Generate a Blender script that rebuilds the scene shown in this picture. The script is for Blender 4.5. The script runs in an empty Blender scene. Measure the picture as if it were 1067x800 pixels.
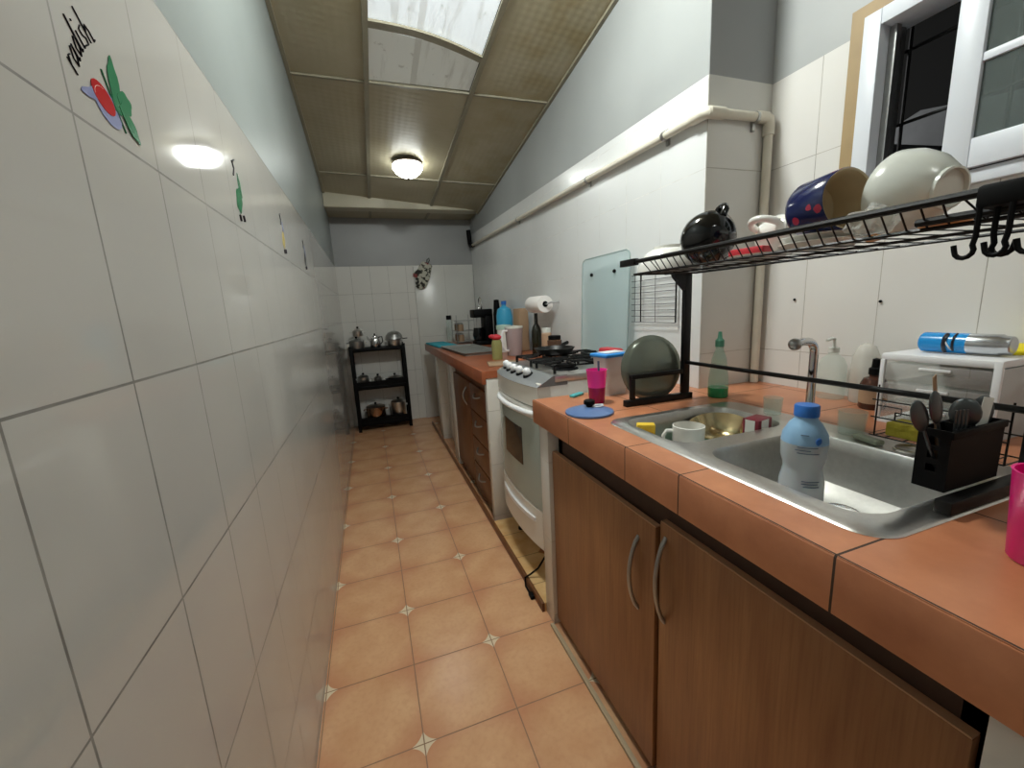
import bpy, bmesh, math, random
from mathutils import Matrix, Vector, noise
random.seed(7)
C = bpy.context.scene.collection
PI = math.pi

# ---------------------------------------------------------------- colours / node helpers
def lin(h):
    if isinstance(h, str):
        h = tuple(int(h[i:i+2], 16)/255 for i in (0, 2, 4))
    return tuple((c/12.92 if c <= .04045 else ((c+.055)/1.055)**2.4) for c in h) + (1.,)

class NT:
    def __init__(s, name):
        s.m = bpy.data.materials.new(name); s.m.use_nodes = True
        s.t = s.m.node_tree; s.n = s.t.nodes; s.l = s.t.links
        s.b = s.n['Principled BSDF']; s.out = s.n['Material Output']
    def put(s, sock, v):
        if hasattr(v, 'is_output') or isinstance(v, bpy.types.NodeSocket): s.l.new(v, sock)
        else:
            try: sock.default_value = v
            except Exception: sock.default_value = tuple(v)[:3]
    def m_(s, op, a, b=0., c=0.):
        n = s.n.new('ShaderNodeMath'); n.operation = op
        s.put(n.inputs[0], a); s.put(n.inputs[1], b); s.put(n.inputs[2], c); return n.outputs[0]
    def mix(s, f, a, b, mode='MIX'):
        n = s.n.new('ShaderNodeMix'); n.data_type = 'RGBA'; n.blend_type = mode
        s.put(n.inputs[0], f); s.put(n.inputs[6], a); s.put(n.inputs[7], b); return n.outputs[2]
    def coord(s):
        n = s.n.new('ShaderNodeTexCoord'); return n.outputs['Object']
    def xyz(s, v=None):
        n = s.n.new('ShaderNodeSeparateXYZ'); s.l.new(v or s.coord(), n.inputs[0]); return n.outputs
    def comb(s, x, y, z):
        n = s.n.new('ShaderNodeCombineXYZ'); s.put(n.inputs[0], x); s.put(n.inputs[1], y); s.put(n.inputs[2], z); return n.outputs[0]
    def noise(s, scale, detail=3, vec=None, rough=.5):
        n = s.n.new('ShaderNodeTexNoise'); s.l.new(vec or s.coord(), n.inputs['Vector'])
        n.inputs['Scale'].default_value = scale; n.inputs['Detail'].default_value = detail; n.inputs['Roughness'].default_value = rough
        return n.outputs['Fac']
    def ramp(s, f, a, b):
        n = s.n.new('ShaderNodeMapRange'); s.put(n.inputs[0], f); n.inputs[1].default_value = a; n.inputs[2].default_value = b; return n.outputs[0]
    def bump(s, h, strength=.3, dist=.002, normal=None):
        n = s.n.new('ShaderNodeBump'); n.inputs['Strength'].default_value = strength; n.inputs['Distance'].default_value = dist
        s.l.new(h, n.inputs['Height'])
        if normal is not None: s.l.new(normal, n.inputs['Normal'])
        return n.outputs[0]
    def set(s, **k):
        names = dict(color='Base Color', rough='Roughness', metal='Metallic', trans='Transmission Weight', ior='IOR', normal='Normal',
                     emit='Emission Color', es='Emission Strength', spec='Specular IOR Level', alpha='Alpha', coat='Coat Weight', sss='Subsurface Weight')
        for a, v in k.items(): s.put(s.b.inputs[names[a]], v)
        return s.m

def simple(name, col, rough=.5, metal=0., var=.0, bump=0., bscale=40, **k):
    t = NT(name); c = lin(col)
    nz = t.noise(bscale, 3)
    if var: cc = t.mix(t.ramp(nz, .3, .7), tuple(x*(1-var) for x in c[:3])+(1,), tuple(min(1, x*(1+var)) for x in c[:3])+(1,))
    else: cc = c
    t.set(color=cc, rough=rough, metal=metal, **k)
    if bump: t.set(normal=t.bump(nz, bump, .002))
    return t.m

def grid_mask(t, u, w, off, half):
    # 1 on the line, 0 elsewhere
    d = t.m_('PINGPONG', t.m_('SUBTRACT', u, off - 100*w), w/2)
    return t.m_('LESS_THAN', d, half)

def wall_tile(name, axis, w, off, h, zoff, ztop=99., zslope=0., y0=0., tile='dedcd6', grout='8f8d88', paint='b9bcbf', half=.0016, warp=.3, rough=.09, only_above=None):
    t = NT(name); X = t.xyz(); u = X[axis]; z = X[2]
    v = t.m_('MAXIMUM', grid_mask(t, u, w, off, half), grid_mask(t, z, h, zoff, half))
    limit = t.m_('ADD', t.m_('MULTIPLY', t.m_('SUBTRACT', X[1], y0), zslope), ztop)
    pm = t.m_('GREATER_THAN', z, limit)
    v = t.m_('MULTIPLY', v, t.m_('SUBTRACT', 1., pm))
    n1 = t.noise(2.2, 2); n2 = t.noise(18, 3)
    tc = t.mix(t.ramp(n1, .3, .7), lin(tile), tuple(x*.93 for x in lin(tile)[:3])+(1,))
    gc = t.mix(t.ramp(n2, .35, .65), lin(grout), tuple(min(1, x*1.5) for x in lin(grout)[:3])+(1,))
    c1 = t.mix(v, tc, gc)
    pc = t.mix(t.ramp(n1, .3, .7), lin(paint), tuple(x*.88 for x in lin(paint)[:3])+(1,))
    # each tile leans a hair: a slow ripple bends what it mirrors
    rip = t.n.new('ShaderNodeTexNoise'); rip.inputs['Scale'].default_value = 5.5; rip.inputs['Detail'].default_value = 1
    t.l.new(t.coord(), rip.inputs['Vector'])
    nb = t.bump(rip.outputs['Fac'], warp, .006)
    nb = t.bump(t.m_('SUBTRACT', 1., v), .6, .0015, nb)
    t.set(color=t.mix(pm, c1, pc), rough=t.m_('ADD', t.m_('MULTIPLY', pm, .3), t.m_('ADD', rough, t.m_('MULTIPLY', v, .5))), normal=nb)
    return t.m

M = {}
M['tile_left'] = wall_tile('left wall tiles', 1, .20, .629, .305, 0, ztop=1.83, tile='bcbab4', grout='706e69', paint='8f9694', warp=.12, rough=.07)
M['tile_right'] = wall_tile('stove wall tiles', 1, .25, 1.267, .29, .01, ztop=2.055, zslope=.030, y0=1.267, paint='a0a3a2', grout='c2c0bb', half=.001, rough=.2, tile='e2e3e2')
M['tile_sink'] = wall_tile('sink wall tiles', 1, .2325, 1.083, .342, .042, ztop=2.055, grout='9b958c', half=.0011, rough=.15, tile='e6e3de', paint='a9abaa')
M['tile_col'] = wall_tile('column tiles', 0, .60, 1.22, .342, .042, ztop=2.055, grout='9a948b', half=.001, rough=.15, paint='9a9c9c', tile='d6d5d0')
M['tile_end'] = wall_tile('end wall tiles', 0, .20, .07, .305, 0, ztop=1.83, paint='999a99', grout='97958f', rough=.12)
M['tile_pillar'] = wall_tile('pillar tiles', 0, 2., 1.9, .33, .04, ztop=99, grout='a8a49a', rough=.15, tile='dcd8d0')
M['paint'] = simple('grey wall paint', 'b4b6b6', .5, var=.05, bscale=4)

def floor_mat():
    t = NT('peach floor tiles'); X = t.xyz(); S = .30; x0, y0 = .0202, 1.0636
    # rows run a hair out of square with the corridor
    yy = t.m_('SUBTRACT', X[1], t.m_('MULTIPLY', X[0], .0))
    u = t.m_('DIVIDE', t.m_('SUBTRACT', X[0], x0 - 30), S); v = t.m_('DIVIDE', t.m_('SUBTRACT', yy, y0 - 30), S)
    du = t.m_('PINGPONG', u, .5); dv = t.m_('PINGPONG', v, .5)
    g = t.m_('LESS_THAN', t.m_('MINIMUM', du, dv), .006)
    ru = t.m_('ROUND', u); rv = t.m_('ROUND', v)
    par = t.m_('LESS_THAN', t.m_('MODULO', t.m_('ADD', ru, rv), 2.), .5)
    ast = t.m_('ADD', t.m_('POWER', du, .62), t.m_('POWER', dv, .62))
    star = t.m_('MULTIPLY', t.m_('LESS_THAN', ast, .315), par)
    red = t.m_('MULTIPLY', t.ramp(t.m_('ADD', ast, t.m_('MULTIPLY', t.noise(9, 3), .35)), 1.0, .52), .55)
    n1 = t.noise(7, 4); n2 = t.noise(60, 2)
    base = t.mix(t.ramp(n1, .3, .72), lin('d8ab82'), lin('cb9970'))
    base = t.mix(t.m_('MULTIPLY', t.ramp(n2, .45, .7), .25), base, lin('bf8a63'))
    base = t.mix(red, base, lin('b9795b'))
    base = t.mix(star, base, lin('dac8aa'))
    base = t.mix(g, base, lin('8a6a50'))
    nb = t.bump(t.noise(30, 3), .12, .002); nb = t.bump(t.m_('SUBTRACT', 1., g), .4, .0015, nb)
    t.set(color=base, rough=t.m_('ADD', .24, t.m_('MULTIPLY', g, .4)), normal=nb)
    return t.m
M['floor'] = floor_mat()

def plinth_mat():
    t = NT('patterned yellow tiles'); X = t.xyz(); S = .22
    u = t.m_('PINGPONG', t.m_('ADD', X[0], 10.03), S/2); v = t.m_('PINGPONG', t.m_('ADD', X[1], 10.11), S/2)
    d = t.m_('ADD', u, v)
    base = t.mix(t.ramp(t.noise(14, 4), .3, .7), lin('dcbc88'), lin('c99a62'))
    base = t.mix(t.m_('LESS_THAN', d, .055), base, lin('a8683a'))
    base = t.mix(t.m_('LESS_THAN', t.m_('MINIMUM', u, v), .002), base, lin('8f6f48'))
    return t.set(color=base, rough=.3)
M['plinth'] = plinth_mat()

def terracotta():
    t = NT('terracotta counter tiles'); X = t.xyz()
    gy = t.m_('LESS_THAN', t.m_('ABSOLUTE', t.m_('SUBTRACT', X[1], .335)), .0018)
    for yy in (-.27, .033, .637, .826, 1.136): gy = t.m_('MAXIMUM', gy, t.m_('LESS_THAN', t.m_('ABSOLUTE', t.m_('SUBTRACT', X[1], yy)), .0016))
    # long lines only on the top face: the nosing line just inside the front edge and two rows behind
    top = t.m_('GREATER_THAN', X[2], .9293)
    gx = t.m_('MULTIPLY', grid_mask(t, X[0], .30, .573, .0016), top)
    g = t.m_('MAXIMUM', gx, gy)
    n = t.noise(9, 5, rough=.6); n2 = t.noise(2.5, 2)
    c = t.mix(t.ramp(n, .3, .7), lin('cc8a64'), lin('b37250'))
    c = t.mix(t.m_('MULTIPLY', t.ramp(n2, .4, .7), .5), c, lin('a0603f'))
    c = t.mix(g, c, lin('3c2a20'))
    nb = t.bump(t.m_('SUBTRACT', 1., g), .5, .0015, t.bump(n, .15, .003))
    return t.set(color=c, rough=t.m_('ADD', .3, t.m_('MULTIPLY', g, .4)), normal=nb)
M['terra'] = terracotta()

def wood(name, a, b, dark, rough=.38):
    t = NT(name); X = t.xyz()
    v = t.comb(X[0], t.m_('MULTIPLY', X[1], 9.), t.m_('MULTIPLY', X[2], .9))
    n = t.noise(2.6, 5, v, .6); v2 = t.comb(X[0], t.m_('MULTIPLY', X[1], 60.), t.m_('MULTIPLY', X[2], 2.)); n2 = t.noise(3, 3, v2)
    c = t.mix(t.ramp(n, .3, .7), lin(a), lin(b)); c = t.mix(t.m_('MULTIPLY', t.ramp(n2, .45, .75), .4), c, lin(dark))
    return t.set(color=c, rough=rough, normal=t.bump(n2, .08, .001))
M['wood'] = wood('brown wood laminate', 'a37249', '8a5b39', '6d4429')
M['wood_dark'] = wood('dark brown laminate', '74451f', '603616', '44240e')
M['wood_edge'] = simple('light brown door edging', 'b58a68', .45)
M['gap_shade'] = simple('brown darkened with gap shade', '40281a', .6, var=.1)  # brown carcass, with the shadow above the doors put into its colour

def ceil_mat():
    t = NT('beige embossed ceiling panel'); X = t.xyz()
    vor = t.n.new('ShaderNodeTexVoronoi'); vor.inputs['Scale'].default_value = 28; t.l.new(t.coord(), vor.inputs['Vector'])
    u = t.m_('ADD', X[0], X[1]); w = t.m_('SUBTRACT', X[0], X[1])
    e = t.m_('MULTIPLY', t.m_('SINE', t.m_('MULTIPLY', u, 75.)), t.m_('SINE', t.m_('MULTIPLY', w, 75.)))
    n = t.noise(2.0, 5, rough=.65); n2 = t.noise(5, 5)
    c = t.mix(t.ramp(n, .35, .65), lin('b3ab92'), lin('a79d80'))
    right = t.m_('MULTIPLY', t.ramp(X[0], .72, .95), t.ramp(n2, .42, .66))
    c = t.mix(t.m_('MULTIPLY', right, .55), c, lin('94804f'))
    return t.set(color=c, rough=.42, normal=t.bump(e, .24, .0018, t.bump(vor.outputs['Distance'], .1, .002)))
M['ceil'] = ceil_mat()
M['tbar'] = simple('grey ceiling rail', '8e8874', .45, var=.06)
M['beam'] = simple('cream ceiling beam', 'c2bca6', .5, var=.06, bscale=6)
def sky_mat(name, es, c1, c2):
    t = NT(name); X = t.xyz()
    v = t.comb(t.m_('MULTIPLY', X[0], 9.), t.m_('MULTIPLY', X[1], 1.1), X[2]); n = t.noise(2.0, 5, v, .6)
    v2 = t.comb(X[0], X[1], X[2]); n2 = t.noise(16, 4, v2)
    streak = t.m_('MULTIPLY', t.ramp(n, .52, .68), .45)
    rib = t.m_('LESS_THAN', t.m_('ABSOLUTE', t.m_('SUBTRACT', X[0], .40)), .016)
    f = t.m_('MAXIMUM', streak, t.m_('MULTIPLY', rib, .35)); f = t.m_('MAXIMUM', f, t.m_('MULTIPLY', t.ramp(n2, .66, .72), .5))
    c = t.mix(f, lin(c1), lin(c2))
    return t.set(color=c, rough=.35, emit=c, es=es)
M['sky_bright'] = sky_mat('daylit translucent sheet', .55, 'e9f1f4', '9d9a8c')
M['sky_dim'] = sky_mat('dim translucent sheet', .15, 'c9cbc4', '8d8a7d')

M['steel'] = simple('brushed steel', 'dcdad6', .30, 1., var=.04, bscale=120)
M['steel_soft'] = simple('satin steel', 'c4c3bf', .42, 1., var=.05, bscale=90)
M['chrome'] = simple('chrome', 'd8d8d8', .12, 1.)
M['steel_gold_reflection'] = simple('steel tinted with golden reflection', 'cbb98e', .2, 1., var=.08, bscale=20)  # golden reflection on plain steel, put into the metal's colour
M['black'] = simple('black enamel', '0a0909', .4, spec=.3)
M['black_gloss'] = simple('glossy black glaze', '0a0a0b', .12)
M['black_pl'] = simple('black plastic', '0a0a0b', .55, spec=.12)
M['white_pl'] = simple('white plastic', 'e9e9ea', .35)
M['white_enamel'] = simple('white stove enamel', 'e6e2d9', .25, var=.03, bscale=5)
M['ceramic'] = simple('white ceramic', 'ebe9e2', .18)
M['ceramic_grey'] = simple('off-white ceramic', 'd6d8d0', .22)
M['cream'] = simple('cream glaze', 'd9c6a4', .3)
M['pipe'] = simple('cream painted pipe', 'd6d0c0', .4, var=.06, bscale=12)
M['window_white'] = simple('white window lacquer', 'e3e7ee', .35)
M['brown_trim'] = simple('brown window surround', 'a38a60', .55, var=.1, bscale=10)
M['pink'] = simple('pink plastic', 'ff38a8', .25, sss=.0)
M['magenta'] = simple('magenta plastic', 'e0107c', .3)
M['drink'] = simple('dark pink drink band', '9c0c4c', .25)
M['blue_lid'] = simple('blue plastic lid', '2f8fe0', .35)
M['blue_enamel'] = simple('blue enamel', '5c77a6', .3, var=.05)
M['blue_cap'] = simple('blue bottle cap', '2a6fc4', .35)
M['blue_label'] = simple('pale blue bottle plastic', '8fb9dc', .3)
M['bottle_white'] = simple('translucent grey bottle plastic', 'c3c9cd', .25, sss=.2)
M['label_dark'] = simple('dark blue label print', '4a5a74', .4)
M['green'] = simple('green liquid', '1c8a55', .2)
M['teal'] = simple('teal plastic', '4fb0b4', .4)
M['teal_cloth'] = simple('teal cloth', '2fa3b5', .8, bump=.4)
M['yellow'] = simple('yellow sponge', 'e8c23a', .85, bump=.6, bscale=150)
M['olive'] = simple('yellow green sponge', 'a89a2c', .85, bump=.6, bscale=150)
M['red'] = simple('red plastic', 'c02a36', .4)
M['maroon'] = simple('maroon print', '7a1f30', .4)
M['orange'] = simple('peach plastic', 'd99a60', .4)
M['silver'] = simple('silver can metal', 'c9ccd0', .25, 1.)
M['can_blue'] = simple('blue can paint', '1b8fd6', .25)
M['paper'] = simple('white paper', 'eeeae6', .85, bump=.2, bscale=60)
M['brown'] = simple('brown card', 'a08468', .8)
M['amber'] = simple('amber brown glass', '4b3026', .15)
M['plate_grey'] = simple('grey green glazed metal', '80867a', .2, .55, var=.06, bscale=3)
M['copper'] = simple('copper toned steel', 'b8967c', .25, 1.)
M['glass_oven'] = simple('dark oven glass', '2c2620', .1)
M['oven_glass_pale'] = simple('greenish oven door glass', 'a9b4ad', .12)
M['alu'] = simple('dull aluminium', 'a9a9a7', .35, .9, var=.06)
def glass(name, col, rough=.03, alpha=None, ior=1.45):
    t = NT(name); return t.set(color=lin(col), rough=rough, trans=1., ior=ior)
M['glass'] = glass('clear glass', 'f6faf8')
M['glass_green'] = glass('clear green tinted plastic', 'cfe8dc', .08, ior=1.2)
M['plastic_clear'] = glass('clear plastic', 'f3efee', .12, ior=1.15)

def thin(name, col, op, rough=.06):
    if name in bpy.data.materials: return bpy.data.materials[name]
    t = NT(name); tr = t.n.new('ShaderNodeBsdfTransparent'); ms = t.n.new('ShaderNodeMixShader')
    tr.inputs[0].default_value = (.93, .98, .97, 1)
    ms.inputs[0].default_value = op; t.l.new(tr.outputs[0], ms.inputs[1]); t.l.new(t.b.outputs[0], ms.inputs[2]); t.l.new(ms.outputs[0], t.out.inputs[0])
    t.set(color=lin(col), rough=rough); return t.m
M['lid_glass'] = thin('aqua tempered glass', 'cfdde0', .42)
M['tub'] = thin('cloudy plastic', 'ecebec', .6, .3)
M['pane'] = thin('dusty window pane', '6d7572', .45, .1)
M['wrap'] = thin('clear wrap', 'f0ece8', .35, .1)
M['tumbler'] = thin('thin clear glass wall', 'dfe3dc', .2, .05)
M['drawer_clear'] = thin('clear drawer plastic', 'd9cfcc', .3, .15)
def shade(es): return NT('lamp glass bowl').set(color=lin('ffffff'), rough=.3, emit=(.95, 1., .97, 1), es=es)
M['lamp_base'] = simple('dark bronze lamp rim', '4a4036', .4, .6)
M['outside'] = simple('dark outside wall', '10100e', .9)
M['roof_grey'] = simple('grey outside sheeting', '77797a', .8, var=.15, bscale=8)
M['iron'] = simple('black window bars', '1a1a1a', .6)
def mug_mat():
    t = NT('navy glaze with red flowers'); vor = t.n.new('ShaderNodeTexVoronoi'); vor.inputs['Scale'].default_value = 26
    t.l.new(t.coord(), vor.inputs['Vector'])
    f = t.m_('LESS_THAN', t.m_('ADD', vor.outputs['Distance'], t.m_('MULTIPLY', t.noise(90, 2), .12)), .31)
    c = t.mix(f, lin('1c2452'), lin('b8304e'))
    return t.set(color=c, rough=.15)
M['mug_blue'] = mug_mat()
def mitt_mat():
    t = NT('floral cotton'); n = t.noise(28, 3); n2 = t.noise(19, 2)
    c = t.mix(t.ramp(n, .5, .56), lin('b9b7a8'), lin('2c2c28')); c = t.mix(t.ramp(n2, .58, .62), c, lin('8a3c3c'))
    return t.set(color=c, rough=.9)
M['mitt'] = mitt_mat()

# ---------------------------------------------------------------- mesh helpers
class MB:
    def __init__(s): s.b = bmesh.new()
    def _x(s, vs, mat):
        if mat is not None: bmesh.ops.transform(s.b, matrix=mat, verts=vs)
    def box(s, x0, x1, y0, y1, z0, z1, bev=0., mat=None, seg=2):
        r = bmesh.ops.create_cube(s.b, size=1.); vs = r['verts']
        for v in vs: v.co = Vector(((x0+x1)/2 + v.co.x*(x1-x0), (y0+y1)/2 + v.co.y*(y1-y0), (z0+z1)/2 + v.co.z*(z1-z0)))
        if bev:
            es = list({e for v in vs for e in v.link_edges})
            r = bmesh.ops.bevel(s.b, geom=es, offset=bev, segments=seg, affect='EDGES', profile=.5)
            vs = list({v for f in r['faces'] for v in f.verts} | {v for v in vs if v.is_valid})
        s._x(vs, mat); return s
    def lathe(s, prof, seg=32, mat=None, cap=False, a0=0., a1=2*PI):
        full = abs(a1-a0-2*PI) < 1e-6; n = seg if full else seg+1
        rings = []; allv = []
        for r, z in prof:
            if r < 1e-6: v = s.b.verts.new((0, 0, z)); rings.append([v]); allv.append(v)
            else:
                ring = [s.b.verts.new((r*math.cos(a0+(a1-a0)*i/seg), r*math.sin(a0+(a1-a0)*i/seg), z)) for i in range(n)]
                rings.append(ring); allv += ring
        for a, b in zip(rings, rings[1:]):
            m = seg
            for i in range(m):
                j = (i+1) % n if full else i+1
                if len(a) == 1 and len(b) == 1: continue
                if len(a) == 1: f = (a[0], b[i], b[j])
                elif len(b) == 1: f = (a[i], b[0], a[j])
                else: f = (a[i], b[i], b[j], a[j])
                try: s.b.faces.new(f)
                except ValueError: pass
        if cap and full:
            for ring in (rings[0], rings[-1]):
                if len(ring) > 1:
                    try: s.b.faces.new(ring)
                    except ValueError: pass
        s._x(allv, mat); return s
    def tube(s, pts, r, seg=8, closed=False, mat=None, cap=True):
        pts = [Vector(p) for p in pts]; n = len(pts); rings = []; rr = r if isinstance(r, (list, tuple)) else [r]*n
        prev = None; allv = []
        for i, p in enumerate(pts):
            if closed: t = pts[(i+1) % n] - pts[i-1]
            else: t = pts[min(i+1, n-1)] - pts[max(i-1, 0)]
            if t.length < 1e-9: t = Vector((0, 0, 1))
            t.normalize()
            if prev is None:
                up = Vector((0, 0, 1)) if abs(t.z) < .9 else Vector((1, 0, 0)); a = t.cross(up).normalized()
            else: a = (prev - t*prev.dot(t)).normalized()
            b = t.cross(a); prev = a
            # widen at sharp bends
            ring = [s.b.verts.new(p + rr[i]*(a*math.cos(2*PI*k/seg) + b*math.sin(2*PI*k/seg))) for k in range(seg)]
            rings.append(ring); allv += ring
        m = n if closed else n-1
        for i in range(m):
            A, B = rings[i], rings[(i+1) % n]
            for k in range(seg): s.b.faces.new((A[k], B[k], B[(k+1) % seg], A[(k+1) % seg]))
        if not closed and cap: s.b.faces.new(rings[0][::-1]); s.b.faces.new(rings[-1])
        s._x(allv, mat); return s
    def cyl(s, p0, p1, r, seg=16): return s.tube([p0, p1], r, seg)
    def prism(s, poly, d, mat=None):
        # poly: list of 3D points (planar), extruded by vector d
        a = [s.b.verts.new(p) for p in poly]; b = [s.b.verts.new(Vector(p)+Vector(d)) for p in poly]; n = len(a)
        s.b.faces.new(a[::-1]); s.b.faces.new(b)
        for i in range(n): s.b.faces.new((a[i], a[(i+1) % n], b[(i+1) % n], b[i]))
        s._x(a+b, mat); return s
    def sphere(s, c, r, seg=16, sc=(1, 1, 1), mat=None):
        R = bmesh.ops.create_uvsphere(s.b, u_segments=seg, v_segments=max(6, seg//2), radius=1.)
        for v in R['verts']: v.co = Vector((c[0]+v.co.x*r*sc[0], c[1]+v.co.y*r*sc[1], c[2]+v.co.z*r*sc[2]))
        s._x(R['verts'], mat); return s
    def build(s, name, mat, parent=None, smooth=40, loc=None):
        bmesh.ops.recalc_face_normals(s.b, faces=s.b.faces)
        me = bpy.data.meshes.new(name); s.b.to_mesh(me); s.b.free()
        me.materials.append(mat)
        for p in me.polygons: p.use_smooth = True
        me.set_sharp_from_angle(angle=math.radians(smooth))
        o = bpy.data.objects.new(name, me); C.objects.link(o)
        if parent is not None: o.parent = parent
        if loc is not None: o.location = loc
        return o

def thing(name, label, cat, loc=(0, 0, 0), rot=(0, 0, 0), group=None):
    o = bpy.data.objects.new(name, None); C.objects.link(o); o.location = loc; o.rotation_euler = rot; o.empty_display_size = .05
    return tag(o, label, cat, group)
def tag(o, label, cat, group=None):
    o['label'] = label; o['category'] = cat
    if group: o['group'] = group
    return o
def struct(o, label=None, cat=None):
    o['kind'] = 'structure'
    if label: o['label'] = label
    if cat: o['category'] = cat
    return o
def T(x, y, z): return Matrix.Translation((x, y, z))
def RX(a): return Matrix.Rotation(math.radians(a), 4, 'X')
def RY(a): return Matrix.Rotation(math.radians(a), 4, 'Y')
def RZ(a): return Matrix.Rotation(math.radians(a), 4, 'Z')
def along(d):  # rotation taking +Z to d
    return Vector((0, 0, 1)).rotation_difference(Vector(d).normalized()).to_matrix().to_4x4()
def place(name, label, cat, loc, R=None, group=None):
    o = thing(name, label, cat, group=group); o.matrix_world = T(*loc) @ (R or Matrix.Identity(4)); return o
def arc(c, r, a0, a1, n, plane='xz'):
    out = []
    for i in range(n+1):
        a = math.radians(a0+(a1-a0)*i/n); u, v = r*math.cos(a), r*math.sin(a)
        out.append((c[0]+u, c[1], c[2]+v) if plane == 'xz' else (c[0], c[1]+u, c[2]+v) if plane == 'yz' else (c[0]+u, c[1]+v, c[2]))
    return out

# ---------------------------------------------------------------- dimensions
XL = -.285; YE = 5.0; XC = 1.22; YC = 1.267; XS = 1.52; YB = -1.7
ZT = .93
def xr(y): return XC + .0134*(y - YC)
def cz(x, y): return 2.99 - .115*y - .09*(x + .285)

# ---------------------------------------------------------------- setting
struct(MB().box(XL-.1, XS+.1, YB-.1, YE+.1, -.05, 0).build('floor', M['floor']))
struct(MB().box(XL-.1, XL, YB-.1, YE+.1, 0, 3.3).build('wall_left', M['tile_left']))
struct(MB().box(XL-.1, XS+.1, YE, YE+.1, 0, 3.3).build('wall_far', M['tile_end']))
b = MB(); b.box(.555, 1.265, YE-.018, YE-.0005, 0, 1.815, .003); struct(b.build('wall_far_panel', wall_tile('smooth panel', 0, .36, .915, 3., 1., ztop=99., tile='d3d2cc', grout='97958f', rough=.25)))
struct(MB().box(XL-.1, XS+.1, YB-.1, YB, 0, 3.3).build('wall_near', M['paint']))
b = MB(); b.prism([(XC, YC+.002, 0), (xr(YE), YE, 0), (xr(YE)+.4, YE, 0), (XS+.2, YC+.002, 0)], (0, 0, 3.3)); struct(b.build('wall_right', M['tile_right']))
b = MB(); b.box(XC+.0005, XS+.1, YC-.001, YC+.0018, 0, 3.3); struct(b.build('wall_right_return', M['tile_col']))
# wall behind the sink, with the window opening
WY0, WY1, WZ0, WZ1 = .18, .962, 1.54, 2.09
b = MB()
b.box(XS, XS+.12, YB, WY0, 0, 3.3); b.box(XS, XS+.12, WY1, YC, 0, 3.3); b.box(XS, XS+.12, WY0, WY1, 0, WZ0); b.box(XS, XS+.12, WY0, WY1, WZ1, 3.3)
struct(b.build('wall_right_recess', M['tile_sink']))

# ceiling: a sloping sheet of panels between rails
def cpoly(x0, x1, y00, y01, y10, y11, dz=0.):
    # corners (x0,y00),(x1,y01) near edge ; (x0,y10),(x1,y11) far edge
    return [(x0, y00, cz(x0, y00)+dz), (x1, y01, cz(x1, y01)+dz), (x1, y11, cz(x1, y11)+dz), (x0, y10, cz(x0, y10)+dz)]
R1, R2 = .140, .745
YF = 4.55
def bar_y(a, x): return a - .155*(x - XL)
b = MB()
b.prism(cpoly(XL-.05, R1, YB, YB, YF, YF), (0, 0, .02)); b.prism(cpoly(R2, XS+.1, YB, YB, YF, YF), (0, 0, .02))
ya = bar_y(2.84, .44)
b.prism(cpoly(R1, R2, bar_y(2.84, R1), bar_y(2.84, R2), YF, YF), (0, 0, .02)); b.prism(cpoly(R1, R2, YB, YB, 1.62, 1.62), (0, 0, .02))
b.box(XL-.05, XS+.1, YF, YE+.05, 2.345, 2.365)
struct(b.build('ceiling', M['ceil']))
ti = 0
def trim(b, mat=None, label=None):
    global ti; ti += 1
    return struct(b.build('trim_%d' % ti, mat or M['tbar']), label, 'trim' if label else None)
def rail(p, q, w, h=.012):
    p = Vector(p); q = Vector(q); d = (q-p).normalized(); sd = d.cross(Vector((0, 0, 1))).normalized()*w/2
    return [p+sd, q+sd, q-sd, p-sd], Vector((0, 0, -h))
for X in (R1, R2):
    pol, d = rail((X, YB, cz(X, YB)), (X, YF, cz(X, YF)), .028); trim(MB().prism(pol, d))
for a in (4.07, 2.84, 1.62, .40):
    segs = [(XL, R1), (R2, xr(3) if a > 1.5 else XS)] + ([(R1, R2)] if a in (4.07, 2.84) else [])
    bb = MB()
    for s0, s1 in segs:
        y0_, y1_ = bar_y(a, s0), bar_y(a, s1); pol, d = rail((s0, y0_, cz(s0, y0_)), (s1, y1_, cz(s1, y1_)), .020, .010); bb.prism(pol, d)
    trim(bb)
for xx in (XL+.012, ):
    pol, d = rail((xx, YB, cz(xx, YB)), (xx, YF, cz(xx, YF)), .02, .015); trim(MB().prism(pol, d))
pol, d = rail((xr(1.3)-.01, YC, cz(XC, YC)), (xr(YF)-.01, YF, cz(xr(YF), YF)), .02, .015); trim(MB().prism(pol, d))
# rails of the lower strip beyond the beam
for X in (R1, R2): trim(MB().box(X-.012, X+.012, 4.66, YE, 2.335, 2.3449))
# beam
struct(MB().box(XL, xr(4.6), YF-.05, YF+.11, 2.335, 2.50, .006).build('beam', M['beam']), 'cream boxed beam across the ceiling near the far wall', 'beam')
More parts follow.
